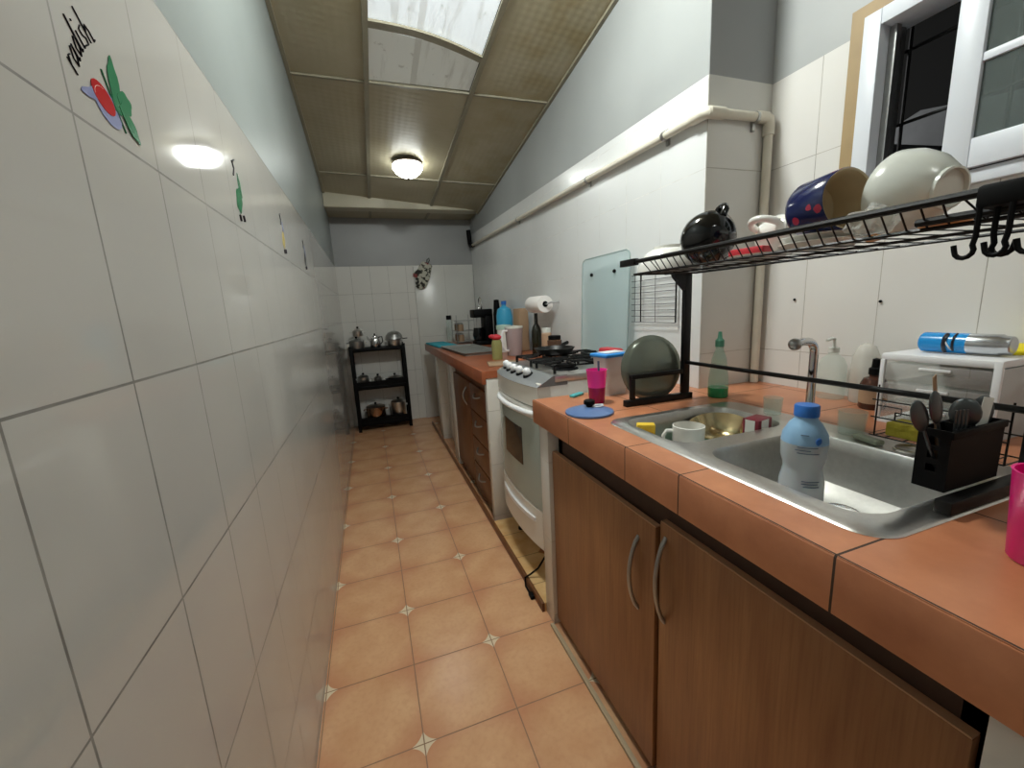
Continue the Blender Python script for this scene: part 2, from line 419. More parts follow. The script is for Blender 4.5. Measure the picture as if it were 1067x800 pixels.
# skylight: two translucent sheets and the thick rail between them
sk = thing('skylight', 'bright translucent skylight panel set in the ceiling, in line with the lamp', 'skylight')
yk = 2.37
MB().prism(cpoly(R1+.014, R2-.014, yk, yk, bar_y(2.84, R1)-.01, bar_y(2.84, R2)-.01, .006), (0, 0, .006)).build('dim_sheet', M['sky_dim'], sk)
MB().prism(cpoly(R1+.014, R2-.014, 1.62, 1.62, yk, yk, .006), (0, 0, .006)).build('bright_sheet', M['sky_bright'], sk)
bb = MB(); N = 14; pts = []
for i in range(N+1):
    f = i/N; x = R1+.014 + (R2-R1-.028)*f; y = yk - .03 + .035*math.sin(f*PI)*-1 + .05*(f); pts.append((x, y))
for i in range(N):
    (xa, y1_), (xb, y2_) = pts[i], pts[i+1]
    bb.prism([(xa, y1_-.030, cz(xa, y1_)+.002), (xb, y2_-.030, cz(xb, y2_)+.002), (xb, y2_+.022, cz(xb, y2_)+.002), (xa, y1_+.022, cz(xa, y1_)+.002)], (0, 0, -.012))
bb.build('cross_rail', M['tbar'], sk)

# ceiling lamp(s)
def lamp(x, y, label, es):
    z = cz(x, y); o = thing('ceiling_lamp', label, 'lamp', (x, y, z-.004), group=None)
    MB().lathe([(0, 0), (.105, 0), (.118, -.006), (.120, -.016), (.112, -.020), (0, -.020)], 40).build('rim', M['lamp_base'], o)
    MB().lathe([(.112, -.018), (.122, -.034), (.118, -.055), (.098, -.082), (.068, -.104), (.035, -.116), (0, -.120)], 40).build('glass_bowl', shade(es), o)
    MB().lathe([(0, -.118), (.011, -.120), (.013, -.128), (.006, -.138), (0, -.141)], 16).build('finial', M['lamp_base'], o)
    return o
lamp(.438, 3.66, 'round ceiling lamp with white glass bowl and dark rim, above the far floor', 16.)
lamp(.62, -.75, 'round ceiling lamp with white glass bowl behind the photographer', 42.)
lamp(.44, 1.38, 'round ceiling lamp with white glass bowl just before the skylight, out of frame above', 185.)

# prints on the left wall tiles
def ypz(pts, x=XL+.0006): return [(x, a, b) for a, b in pts]
wl = bpy.data.objects['wall_left']
def flat(poly, d=.0008): return MB().prism(ypz(poly), (d, 0, 0))
def stroke(b, pts, w):
    # ribbon along a polyline in the wall plane
    pts = [Vector((XL+.0006, p[0], p[1])) for p in pts]
    b.tube(pts, w, 6)
def ell(cy, cz_, a, b_, rot, n=20):
    r = math.radians(rot)
    return [(cy + a*math.cos(t)*math.cos(r) - b_*math.sin(t)*math.sin(r), cz_ + a*math.cos(t)*math.sin(r) + b_*math.sin(t)*math.cos(r)) for t in [2*PI*i/n for i in range(n)]]
def leaf(cy, cz_, a, b_, rot, n=24):
    r = math.radians(rot); out = []
    for i in range(n):
        t = 2*PI*i/n; q = 1 + .10*math.cos(5*t); u, v = a*math.cos(t)*q, b_*math.sin(t)*q
        out.append((cy+u*math.cos(r)-v*math.sin(r), cz_+u*math.sin(r)+v*math.cos(r)))
    return out
pr_green = simple('printed leaf green', '2f7a55', .2); pr_red = simple('printed red', 'b01c22', .2); pr_ink = simple('printed black ink', '26232a', .3)
pr_blue = simple('printed blue shadow', '7f86ac', .3); pr_ochre = simple('printed ochre', 'c9b46a', .3)
tp = flat(ell(.703, 1.573, .024, .015, -20)).build('radish_print', pr_red, wl); tp['label'] = 'printed red radish'
b = MB(); stroke(b, [(.703+.018*math.cos(math.radians(q)), 1.573+.0115*math.sin(math.radians(q))) for q in range(80, 200, 12)], .0009); b.build('radish_highlight_print', M['ceramic'], wl)
b = flat(ell(.709, 1.566, .030, .021, -20), .0004)
b.prism(ypz([(.682, 1.577), (.672, 1.571), (.658, 1.565), (.655, 1.560), (.668, 1.559), (.682, 1.562), (.690, 1.566)]), (.0005, 0, 0)); b.build('radish_shadow_print', pr_blue, wl)
for k, a in enumerate((leaf(.738, 1.602, .036, .012, 84), leaf(.757, 1.590, .018, .014, 20), leaf(.760, 1.566, .026, .010, -45))):
    flat(a, .0008+.0003*k).build('leaf_print', pr_green, wl)
b = MB(); stroke(b, [(.728, 1.575), (.712, 1.610)], .0012); stroke(b, [(.728, 1.575), (.745, 1.548)], .0012); b.build('stem_print', pr_green, wl)
# the word "radish" in a loose hand, rising to the right
b = MB(); w = .0009; ax, az = .655, 1.574; cs, sn = math.cos(math.radians(46)), math.sin(math.radians(46))
def L(pts, ox, bow=0.):
    out = []
    for u, v in pts:
        X = ox+u; Y = v*1.0 + .010*math.sin((X)/.115*PI); out.append((ax + (X*cs - Y*sn)*.92, az + (X*sn + Y*cs)*.92))
    stroke(b, out, w)
h = .020
L([(0, h), (.002, 0)], 0); L([(.001, h*.6), (.005, h*.95), (.010, h*.85)], 0)
L([(.012, h*.8), (.006, h*.95), (.0, h*.5), (.003, 0), (.010, h*.3), (.012, h*.9), (.0125, 0), (.016, .002)], .014)
L([(.012, h*.8), (.006, h*.95), (.0, h*.5), (.003, 0), (.010, h*.3), (.013, h*1.9)], .034); L([(.013, h*1.9), (.0125, 0), (.016, .002)], .034)
L([(.001, h*.95), (.002, 0), (.005, .002)], .055); L([(.002, h*1.4), (.003, h*1.5)], .055)
L([(.010, h*1.0), (.003, h*.9), (.004, h*.55), (.010, h*.35), (.008, 0), (.0, .001)], .064)
L([(.0, h*1.9), (.002, 0)], .080); L([(.002, h*.6), (.008, h*.95), (.012, h*.6), (.013, 0), (.017, .002)], .080)
b.build('radish_lettering', simple('matt black lettering', '1c1a20', .8, spec=.1), wl)
# second to fourth prints, further along
for nm, py, kind in (('aubergine_print', 1.23, 0), ('squash_print', 1.83, 1), ('carrot_print', 2.43, 2)):
    o = flat(leaf(py+.07, 1.60, .036, .022, 60)).build(nm, (pr_green, pr_ochre, pr_ink)[kind], wl)
    flat(leaf(py+.095, 1.64, .030, .009, 100)).build('leaf_print', pr_green if kind < 1 else pr_blue, wl)
    b = MB(); stroke(b, [(py+.05, 1.655), (py+.065, 1.675), (py+.055, 1.69), (py+.08, 1.70)], .0022); stroke(b, [(py+.05, 1.56), (py+.055, 1.545)], .004); stroke(b, [(py+.085, 1.565), (py+.09, 1.55)], .004)
    b.build('ink_print', pr_ink, wl)

# ---------------------------------------------------------------- window in the sink wall
b = MB(); tx = XS-.006
b.box(tx, XS+.02, .962, 1.0, 1.50, 2.125); b.box(tx, XS+.02, .15, .962, 2.09, 2.125)
w1 = struct(b.build('trim_%d' % (ti+1), M['brown_trim']), 'brown strip around the window', 'trim'); ti += 1
win = thing('window_1', None, None); del win['label']; del win['category']; win['kind'] = 'structure'
fr = MB(); fx0, fx1 = XS-.012, XS+.10
fr.box(fx0, fx1, .915, .9615, 1.5405, 2.0895, .003); fr.box(fx0, fx1, .1805, .225, 1.5405, 2.0895, .003)
fr.box(fx0, fx1, .225, .915, 2.045, 2.0895, .003); fr.box(fx0-.004, fx1, .225, .915, 1.5405, 1.575, .003)
fr.build('window_frame', M['window_white'], win)
bb = MB(); bb.box(XS+.03, XS+.05, .896, .914, 1.576, 2.044); bb.box(XS+.065, XS+.085, .902, .914, 1.576, 2.044); bb.build('window_track', M['alu'], win)
sa = MB(); sx0, sx1 = XS-.030, XS-.006
sa.box(sx0, sx1, .672, .728, 1.578, 2.13, .003); sa.box(sx0, sx1, .20, .256, 1.578, 2.13, .003)
sa.box(sx0+.0005, sx1-.0005, .256, .672, 1.578, 1.648, .003); sa.box(sx0+.0005, sx1-.0005, .256, .672, 2.06, 2.13, .003)
sa.box(sx0+.003, sx1-.003, .256, .672, 1.822, 1.842, .002)
sash = sa.build('window_sash', M['window_white'], win)
MB().box(XS-.020, XS-.016, .257, .671, 1.649, 1.8215).build('pane', M['pane'], sash); MB().box(XS-.020, XS-.016, .257, .671, 1.8425, 2.0595).build('pane', M['pane'], sash)
# security bars and what lies outside
gr = thing('window_grille', 'black iron security bars outside the window', 'grille', (XS+.16, .57, 1.56))
bb = MB()
for i in range(7): bb.cyl((0, -.36+i*.12, -.05), (0, -.36+i*.12, .62), .005, 8)
bb.build('upright_bars', M['iron'], gr); bb = MB()
for z in (.07, .24, .45): bb.cyl((0, -.42, z), (0, .42, z), .005, 8)
bb.build('cross_bars', M['iron'], gr)
o = MB().box(XS+2.2, XS+2.3, -2, 5.5, 0, 5).build('wall_outside', M['outside']); struct(o)
o = MB().prism([(2.7, 1.75, 1.99), (2.7, 1.555, 2.04), (2.7, 1.20, 1.90), (2.7, .2, 1.60), (2.7, .2, 1.95), (2.7, 1.20, 2.10), (2.7, 1.42, 2.145), (2.7, 1.555, 2.10), (2.7, 1.75, 2.03)], (.9, 0, .12)).build('neighbouring_roof', M['roof_grey'])
tag(o, 'grey sheet roof seen in the dark through the open window', 'roof')

# ---------------------------------------------------------------- drain pipe
pp = thing('drain_pipe', 'cream plastic drain pipe running along the tiled wall and down the corner', 'pipe')
r = .0155
def zp(y): return 1.925 + .030*(y-YC)
pts = [(xr(4.86)-.022, 4.86, zp(4.86)), (xr(YC)-.022, YC-.005, zp(YC)), ]
MB().cyl(pts[0], pts[1], r, 16).build('long_pipe', M['pipe'], pp)
MB().cyl((XC-.022, YC-.020, 1.925), (XS-.030, YC-.020, 1.93), r, 16).build('cross_pipe', M['pipe'], pp)
MB().cyl((XS-.030, YC-.020, 1.93), (XS-.030, YC-.020, .931), r, 16).build('down_pipe', M['pipe'], pp)
b = MB(); b.tube([(XC-.024, YC+.05, 1.926), (XC-.023, YC-.004, 1.925), (XC-.012, YC-.020, 1.925), (XC+.05, YC-.020, 1.926)], .020, 16); b.build('elbow', M['pipe'], pp)
b = MB(); b.tube([(XS-.09, YC-.020, 1.93), (XS-.045, YC-.020, 1.93), (XS-.033, YC-.020, 1.925), (XS-.030, YC-.020, 1.905), (XS-.030, YC-.020, 1.87)], .020, 16); b.build('elbow', M['pipe'], pp)
for y in (1.47, 2.10, 3.25):
    b = MB(); x = xr(y); b.cyl((x-.022, y-.008, zp(y)), (x-.022, y+.008, zp(y)), .0185, 16); b.box(x-.01, x-.001, y-.008, y+.008, zp(y)-.034, zp(y)+.026); b.build('clamp', M['alu'], pp)
b = MB(); b.cyl((XC+.20, YC-.020, 1.928), (XC+.216, YC-.020, 1.928), .0185, 16); b.box(XC+.20, XC+.212, YC-.012, YC-.002, 1.885, 1.945); b.build('clamp', M['alu'], pp)
b = MB(); b.tube([(xr(4.9)-.022, 4.82, zp(4.8)), (xr(4.9)-.022, 4.90, zp(4.86)), (xr(4.9)-.03, 4.93, zp(4.9)+.03), (xr(4.9)-.04, 4.93, zp(4.9)+.18)], .026, 12); b.build('elbow', M['black_pl'], pp)

# ---------------------------------------------------------------- sink counter
CY1 = 1.44; CY0 = -.75; FX = .57
SX0, SX1, SY0, SY1 = .648, 1.150, .325, 1.048
hx0, hx1, hy0, hy1 = SX0+.02, SX1-.02, SY0+.02, SY1-.02
wt = MB()
wt.box(FX+.0005, hx0, CY0, CY1, .895, ZT, 0); wt.box(hx1, XC-.001, CY0, CY1, .895, ZT); wt.box(XC-.001, XS-.001, CY0, YC-.003, .895, ZT)
wt.box(hx0, hx1, CY0, hy0, .895, ZT); wt.box(hx0, hx1, hy1, CY1, .895, ZT)
wt.box(FX-.001, FX+.0155, CY0, CY1+.001, .840, .9285, .0025)
o = wt.build('worktop', M['terra']); tag(o, 'terracotta tiled worktop around the steel sink', 'worktop')
# cabinet below
cab = thing('sink_cabinet', 'brown wood cabinet with two bow handled doors under the sink counter', 'cabinet', (.60, .77, 0))
def W(b, name, m, p, sm=40):   # build world-space geometry under a parent that has only a translation
    o = b.build(name, m, p, sm); o.matrix_parent_inverse = p.matrix_basis.inverted() if p.parent is None else (p.parent.matrix_basis.copy()).inverted(); return o
b = MB(); b.box(.625, 1.2, 1.30, 1.33, .02, .839); b.box(.625, 1.2, .19, .215, .02, .839); b.box(.625, 1.2, .19, 1.33, .02, .04); b.box(1.18, 1.2, .19, 1.33, .02, .839)
b.box(.625, .650, .19, 1.33, .72, .8395)
W(b, 'body', M['gap_shade'], cab)
def cdoor(y0, y1, hy, z0=.030, z1=.757, hz0=.50, hz1=.70, px=.600, tilt=0.):
    d = MB().box(px, px+.018, y0, y1, z0, z1, .0015); dd = W(d, 'door', M['wood'], cab)
    e = MB(); e.box(px+.001, px+.0175, y0+.001, y1-.001, z1-.0005, z1+.0025); ed = e.build('edging', M['wood_edge'], dd); ed.matrix_parent_inverse = dd.matrix_parent_inverse @ Matrix.Identity(4); ed.matrix_parent_inverse = Matrix.Identity(4)
    n = 14; pts = [(px-.028*math.sin(PI*i/n)**.8 if 0 < i < n else px+.002, hy, hz0+(hz1-hz0)*i/n) for i in range(n+1)]
    h = MB().tube(pts, .0055, 10); h.build('handle', M['alu'], dd)
    return dd
cdoor(.745, 1.338, .812, hz0=.475, hz1=.688, z1=.745)
cdoor(.196, .735, .716, hz0=.505, hz1=.735, px=.606, z1=.767)
# pillars of white tile carrying the counters
def pillar(x0, x1, y0, y1, z1, label):
    o = MB().box(x0, x1, y0, y1, 0, z1, .002).build('tiled_pillar', M['tile_pillar']); return tag(o, label, 'pillar')
pillar(.585, 1.20, 1.342, 1.42, .839, 'white tiled pillar between the sink cabinet and the stove')
pillar(.590, 1.20, .09, .183, .839, 'white tiled pillar at the near end of the sink cabinet, bottom right')
b = MB(); b.box(.566, .582, CY0, 1.34, .0, .012, .002); trim(b, simple('dull beige edging', 'a8967a', .5))

# ---------------------------------------------------------------- double sink
def rrect(x0, x1, y0, y1, r, n=6):
    out = []
    for cx, cy, a0 in ((x1-r, y1-r, 0), (x0+r, y1-r, 90), (x0+r, y0+r, 180), (x1-r, y0+r, 270)):
        for i in range(n+1):
            a = math.radians(a0+90*i/n); out.append((cx+r*math.cos(a), cy+r*math.sin(a)))
    return out
sink = thing('kitchen_sink', 'double bowl stainless steel sink set into the terracotta counter', 'sink', (.9, .69, ZT))
def loft(b, rings, close_last=True):
    rv = [[b.b.verts.new(p) for p in ring] for ring in rings]; n = len(rv[0])
    for A, B in zip(rv, rv[1:]):
        for i in range(n): b.b.faces.new((A[i], A[(i+1) % n], B[(i+1) % n], B[i]))
    if close_last: b.b.faces.new(rv[-1])
    return rv
BZ = .815
bowlN = (.700, 1.045, .372, .712); bowlF = (.690, 1.060, .770, 1.020)
b = MB()
zr = ZT+.004
outer = [b.b.verts.new((x, y, zr)) for x, y in rrect(SX0+.004, SX1-.004, SY0+.004, SY1-.004, .05)]
holes = [[b.b.verts.new((x, y, zr)) for x, y in rrect(*bw, .055)] for bw in (bowlN, bowlF)]
es = []
for lp in [outer]+holes:
    for i in range(len(lp)): es.append(b.b.edges.new((lp[i], lp[(i+1) % len(lp)])))
bmesh.ops.triangle_fill(b.b, use_beauty=True, edges=es)
low = [b.b.verts.new((x, y, ZT+.0006)) for x, y in rrect(SX0, SX1, SY0, SY1, .052)]
for i in range(len(low)): b.b.faces.new((outer[i], low[i], low[(i+1) % len(low)], outer[(i+1) % len(low)]))
W(b, 'rim', M['steel'], sink)
for bw in (bowlN, bowlF):
    x0, x1, y0, y1 = bw; rings = []
    for ins, z, rr in ((0, zr, .055), (.003, zr-.004, .055), (.008, zr-.03, .055), (.014, BZ+.035, .055), (.024, BZ+.012, .052), (.045, BZ+.003, .045), (.08, BZ-.001, .03)):
        rings.append([(x, y, z) for x, y in rrect(x0+ins, x1-ins, y0+ins, y1-ins, rr)])
    b = MB(); loft(b, rings); bo = W(b, 'bowl', M['steel_soft'], sink)
    cx, cy = (x0+x1)/2+.05, (y0+y1)/2
    d = MB(); d.lathe([(0, BZ+.001), (.03, BZ+.001), (.034, BZ+.003), (.038, BZ+.0005)], 24, T(cx, cy, 0)); dr = d.build('drain', M['chrome'], bo)
# faucet on the back ledge
fa = thing('faucet', 'chrome swan neck faucet at the back of the sink', 'faucet', (1.115, .757, zr), (0, 0, 0))
MB().lathe([(0, 0), (.027, 0), (.027, .006), (.017, .012), (.014, .03), (0, .03)], 24).build('base', M['chrome'], fa)
pts = [(0, 0, .02), (0, 0, .185)] + [(-.030+.030*math.cos(a), 0, .195+.030*math.sin(a)) for a in [math.radians(x) for x in range(10, 100, 15)]] + [(-.045, 0, .226), (-.062, 0, .223)]
MB().tube(pts, .0105, 14).build('neck', M['chrome'], fa)
MB().sphere((-.074, 0, .221), .016, 16).build('aerator', M['alu'], fa)

# ---------------------------------------------------------------- floor under the stove
b = MB(); b.box(.578, 1.22, 1.4205, 2.165, 0, .040); pl = b.build('stove_plinth', M['plinth']); tag(pl, 'raised plinth of patterned yellow tiles under the stove', 'plinth')
b = MB(); b.box(.566, .578, 1.4205, 4.62, 0, .042, .001); trim(b, M['wood_dark'], 'dark brown curb strip along the stove plinth')

# ---------------------------------------------------------------- stove
st = thing('gas_stove', 'white gas stove with black grates and raised glass lid', 'stove', (.62, 1.80, .048))
SY_0, SY_1 = 1.518, 2.072; sf = .632; sb = 1.165; stz = 1.0; SM = (SY_0+SY_1)/2
b = MB(); b.box(sf, sb, SY_0, SY_1, .20, .972, .006); W(b, 'body', M['white_enamel'], st)
def bowed(y0, y1, z0, z1, x_edge, bulge, xb, n=12, top_shift=0.):
    b = MB(); lo = []; hi = []
    for i in range(n+1):
        f = i/n; y = y0+(y1-y0)*f; x = x_edge-bulge*math.sin(PI*f)**.8 if 0 < f < 1 else x_edge
        lo.append((x, y)); hi.append((x+top_shift, y))
    P = lo+[(xb, y1), (xb, y0)]; Q = hi+[(xb, y1), (xb, y0)]
    rings = [[(x, y, z0) for x, y in P], [(x, y, z1) for x, y in Q]]
    rv = loft(b, rings); b.b.faces.new(rv[0][::-1]); return b
W(bowed(SY_0-.002, SY_1+.002, .872, .958, sf-.008, .028, sf+.05), 'control_panel', M['white_enamel'], st)
b = bowed(SY_0-.003, SY_1+.003, .958, .9995, sf-.010, .034, sf+.13, top_shift=.075); W(b, 'knob_shelf', simple('dull grey panel', '77797a', .35), st)
b = MB(); b.box(sf+.07, sb+.005, SY_0-.004, SY_1+.004, .970, stz, .005); W(b, 'cooktop', M['steel'], st)
for k in range(5):
    y = 1.675+k*.079; f = (y-SY_0)/(SY_1-SY_0); x = sf-.010-.034*math.sin(PI*f)**.8+.052
    b = MB(); mt = T(x, y, .990) @ RY(-22); b.lathe([(0, .003), (.016, .003), (.018, .010), (.016, .024), (.010, .031), (0, .033)], 24, mt)
    kn = W(b, 'knob', M['white_pl'], st); b = MB(); b.lathe([(0, -.008), (.024, -.008), (.024, .0), (.020, .0035), (0, .0035)], 24, mt); b.build('knob_ring', M['black_pl'], kn)
door = W(bowed(SY_0+.004, SY_1-.004, .405, .868, sf-.006, .022, sf+.0), 'oven_door', M['oven_glass_pale'], st)
b = bowed(1.685, 1.925, .565, .745, sf-.0262, .004, sf+.0); ow = b.build('oven_window', M['glass_oven'], door)
n = 12; pts = [(sf-.012-.038*math.sin(PI*i/n)**.6 if 0 < i < n else sf-.01, 1.555+(.48)*i/n, .838) for i in range(n+1)]
b = MB().tube(pts, .013, 10); b.build('handle', M['white_pl'], door)
b = bowed(SY_0+.004, SY_1-.004, .815, .866, sf-.008, .024, sf); b.build('upper_strip', M['white_enamel'], door)
dw = W(bowed(SY_0+.004, SY_1-.004, .215, .398, sf-.006, .026, sf+.0), 'bottom_drawer', M['white_enamel'], st)
b = bowed(SY_0+.06, SY_1-.06, .330, .350, sf-.022, .022, sf); b.build('handle', M['white_pl'], dw)
for x in (.70, 1.12):
    for y in (1.57, 2.02):
        b = MB(); b.lathe([(0, 0), (.02, 0), (.02, .01), (.012, .015), (.012, .160), (0, .160)], 14, T(x, y, .0405)); W(b, 'foot', M['black_pl'], st)
for ix, x in enumerate((.825, 1.045)):
    for iy, y in enumerate((1.66, 1.93)):
        b = MB(); z0, z1 = stz, stz+.030; q = .100
        b.tube([(x-q, y-q, z1), (x+q, y-q, z1), (x+q, y+q, z1), (x-q, y+q, z1)], .0065, 6, closed=True)
        for a in range(4):
            dx, dy = (1, 0, -1, 0)[a], (0, 1, 0, -1)[a]
            b.cyl((x+dx*q, y+dy*q, z1), (x+dx*.022, y+dy*.022, z1+.004), .0065, 6)
        for dx in (-q, q):
            for dy in (-q, q): b.cyl((x+dx, y+dy, z0), (x+dx, y+dy, z1), .0065, 6)
        W(b, 'grate', M['black'], st)
        rr = (.045, .036)[(ix+iy) % 2]; b = MB(); b.lathe([(0, stz), (rr+.016, stz), (rr+.012, stz+.006), (rr, stz+.008), (rr, stz+.018), (rr-.006, stz+.022), (0, stz+.022)], 24, T(x, y, 0)); W(b, 'burner', M['black_pl'], st)
LY = 1.905
lidR = T(sb+.004, LY, stz) @ RY(2.0)
b = MB(); P = rrect(-.225, .225, 0, .530, .035); b.prism([(0, p[0], p[1]) for p in P], (.006, 0, 0), lidR); gl = W(b, 'glass_lid', M['lid_glass'], st)
b = MB(); b.tube([(-.001, p[0], p[1]) for p in P], .0024, 6, closed=True, mat=lidR); b.build('lid_rim', simple('grey glass edge', '93a5a4', .2), gl)
for y in (-.105, .115):
    b = MB(); b.lathe([(0, 0), (.009, 0), (.009, .008), (.005, .012), (0, .012)], 14, lidR @ T(-.001, y, .440) @ RY(-90)); b.build('lid_bumper', M['black_pl'], gl)
for y in (-.15, .15):
    b = MB(); b.cyl((sb, LY+y-.025, stz+.004), (sb, LY+y+.025, stz+.004), .009, 10); W(b, 'hinge', M['alu'], st)
b = MB(); b.tube([(.75, 1.60, .215), (.68, 1.585, .17), (.62, 1.585, .09), (.585, 1.60, .058), (.560, 1.605, .045), (.556, 1.59, .012), (.558, 1.56, .006), (.560, 1.53, .006)], .0045, 8)
b.box(.548, .572, 1.505, 1.54, .0015, .018, .003); W(b, 'power_cord', M['black_pl'], st)

# ---------------------------------------------------------------- far counter
b = MB(); b.box(.595, xr(2.17)-.002, 2.215, 4.70, .895, .938); b.box(.573, .597, 2.215, 4.70, .862, .9375, .003)
def terra2():
    t = NT('far terracotta tiles'); X = t.xyz()
    g = t.m_('MAXIMUM', grid_mask(t, X[1], .30, 2.17, .002), t.m_('MULTIPLY', grid_mask(t, X[0], .30, .573, .002), t.m_('GREATER_THAN', X[2], .936)))
    c = t.mix(t.ramp(t.noise(8, 5), .3, .7), lin('a9623f'), lin('955033')); return t.set(color=t.mix(g, c, lin('54341f')), rough=.33)
M['terra2'] = terra2()
tag(b.build('worktop', M['terra2']), 'terracotta tiled worktop beyond the stove, with jars and tray on it', 'worktop')
pillar(.599, 1.20, 2.219, 2.267, .894, 'white tiled pillar on the far side of the stove')
pillar(.600, 1.20, 3.27, 3.43, .894, 'white tiled pillar beyond the far drawer cabinet')
pillar(.600, 1.20, 4.02, 4.20, .894, 'farthest white tiled pillar under the far worktop')
o = MB().box(.68, .70, 3.43, 4.02, 0, .861).build('tiled_panel', M['tile_pillar']); tag(o, 'white tiled panel recessed between the two farthest pillars', 'panel')
fc = thing('drawer_cabinet', 'dark brown cabinet with a door and four drawers beyond the stove', 'cabinet', (.6, 2.76, 0))
b = MB(); b.box(.625, 1.18, 2.27, 3.262, .05, .855); W(b, 'body', M['wood_dark'], fc)
dd = W(MB().box(.604, .6245, 2.70, 3.255, .06, .80, .002), 'door', M['wood_dark'], fc)
n = 12; MB().tube([(.604-.026*math.sin(PI*i/n) if 0 < i < n else .605, 2.80+.06*math.sin(PI*i/n)*0, .62+.13*i/n) for i in range(n+1)], .005, 8).build('handle', M['alu'], dd)
for k in range(4):
    z0 = .06+k*.187; dr = W(MB().box(.604, .6245, 2.275, 2.692, z0, z0+.178, .002), 'drawer', M['wood_dark'], fc)
    MB().tube([(.604-.024*math.sin(PI*i/n) if 0 < i < n else .605, 2.41+.15*i/n, z0+.125-.015*math.sin(PI*i/n)) for i in range(n+1)], .005, 8).build('handle', M['alu'], dr)

# ---------------------------------------------------------------- drying rack over the sink
rk = thing('drying_rack', 'black metal dish drying rack standing over the sink', 'rack', (.95, .77, ZT))
RX0, RX1 = .80, 1.085; UPX = 1.057; RYF, RYN = 1.175, .285; FN = .338
for y, nm in ((1.165, 'far'), (FN, 'near')):
    zb = ZT+.0046 if y < 1.04 else ZT
    W(MB().box(.803 if y > 1 else .814, 1.085, y-.011, y+.011, zb, zb+.022, .002), 'foot', M['black'], rk)
    W(MB().box(UPX-.014, UPX+.014, y-.009, y+.009, zb+.022, 1.372, .002), 'upright', M['black'], rk)
    b = MB(); b.prism([(UPX-.014, y-.008, 1.372), (UPX-.065, y-.008, 1.372), (UPX-.060, y-.008, 1.360), (UPX-.014, y-.008, 1.315)], (0, .016, 0)); W(b, 'bracket', M['black'], rk)
W(MB().cyl((UPX, FN, 1.066), (UPX, 1.165, 1.063), .0065, 10), 'back_bar', M['black'], rk)
# plate holder on the far foot
b = MB(); b.box(.825, .842, 1.158, 1.172, ZT+.022, 1.036, .002); b.box(.825, UPX-.014, 1.156, 1.174, 1.024, 1.040, .002); W(b, 'plate_holder', M['black'], rk)
# upper basket
zs = 1.372; zt_ = 1.407
W(MB().cyl((RX0, .02, zt_), (RX0, 1.175, zt_), .0065, 8), 'front_rail', M['black'], rk)
b = MB(); b.box(RX0-.010, RX0+.010, 1.10, 1.175, zt_-.010, zt_+.010, .002); W(b, 'rail_end', M['black'], rk)
W(MB().cyl((RX1, .02, zt_), (RX1, 1.175, zt_), .004, 8), 'back_rail', M['black'], rk)
b = MB()
for x in (.828, 1.08): b.cyl((x, .02, zs), (x, 1.150, zs), .0035, 6)
b.cyl((.828, 1.150, zs), (1.08, 1.150, zs), .0035, 6)
y = 1.135
while y > .02: b.cyl((.830, y, zs+.001), (1.08, y, zs+.001), .0013, 5); y -= .040
b.cyl((.95, .02, zs-.002), (.95, 1.15, zs-.002), .003, 6)
y = 1.02
while y > .37: b.cyl((RX0+.002, y, zt_-.002), (.828, y, zs), .0015, 5); y -= .0255
y = .36
while y > .02:
    b.tube([(RX0+.002, y, zt_-.003), (.815, y-.008, 1.389), (.828, y-.016, zs)], .0015, 5); b.tube([(RX0+.002, y-.032, zt_-.003), (.815, y-.024, 1.389), (.828, y-.016, zs)], .0015, 5); y -= .034
for yy in (1.04, 1.075): b.tube([(RX0+.002, yy, zt_-.002), (.828, yy-.01, zs)], .0015, 5)
W(b, 'basket_wires', M['black'], rk)
b = MB(); b.cyl((.822, .02, 1.383), (.822, .42, 1.383), .006, 8); W(b, 'slide_rail', M['black'], rk)
# hook caddy on the front rail
hk = W(MB().box(RX0-.018, RX0+.016, .262, .340, 1.384, 1.414, .005), 'hook_block', M['black_pl'], rk)
for k, (hx, hy) in enumerate(((-.016, .334), (-.004, .322), (-.016, .304), (0, .29), (-.012, .276))):
    sg = 1 if k % 2 == 0 else -1
    b = MB(); b.tube([(RX0+hx, hy, 1.386), (RX0+hx, hy, 1.350), (RX0+hx, hy+sg*.002, 1.338)] + [(RX0+hx, hy+sg*(.010-.010*math.cos(a)), 1.332-.010*math.sin(a)) for a in [math.radians(q) for q in range(0, 181, 30)]] + [(RX0+hx, hy+sg*.0215, 1.340)], .0032, 7)
    b.build('hook', M['black_pl'], hk)

# cutlery holder hooked on the rack's near foot
ch = thing('cutlery_holder', 'black slotted cutlery holder hooked on the near end of the rack', 'cutlery holder', (.90, .365, .958))
b = MB(); x0, x1, y0, y1, z0, z1 = .840, .990, .350, .392, .959, 1.060; t_ = .003
b.box(x0, x1, y0, y0+t_, z0, z1); b.box(x0, x1, y1-t_, y1, z0, z1); b.box(x0+.002, x1-.002, y0+.002, y1-.002, z0, z0+.003)
b.box(x1-t_, x1, y0+t_, y1-t_, z0, z1)
ym0, ym1 = y0+.014, y0+.027
b.box(x0, x0+t_, y0+t_, ym0, z0, z1); b.box(x0, x0+t_, ym1, y1-t_, z0, z1)
for za, zb_ in ((z0, z0+.030), (z0+.042, z0+.052), (z0+.066, z0+.074), (z0+.088, z1)): b.box(x0, x0+t_, ym0, ym1, za, zb_)
b.box(x0-.002, x1+.002, y0-.003, y0+.001, z1-.012, z1, .001)
W(b, 'basket', M['black_pl'], ch); b = MB(); b.box(.90, .905, .354, .388, .962, 1.060); W(b, 'divider', M['black_pl'], ch)
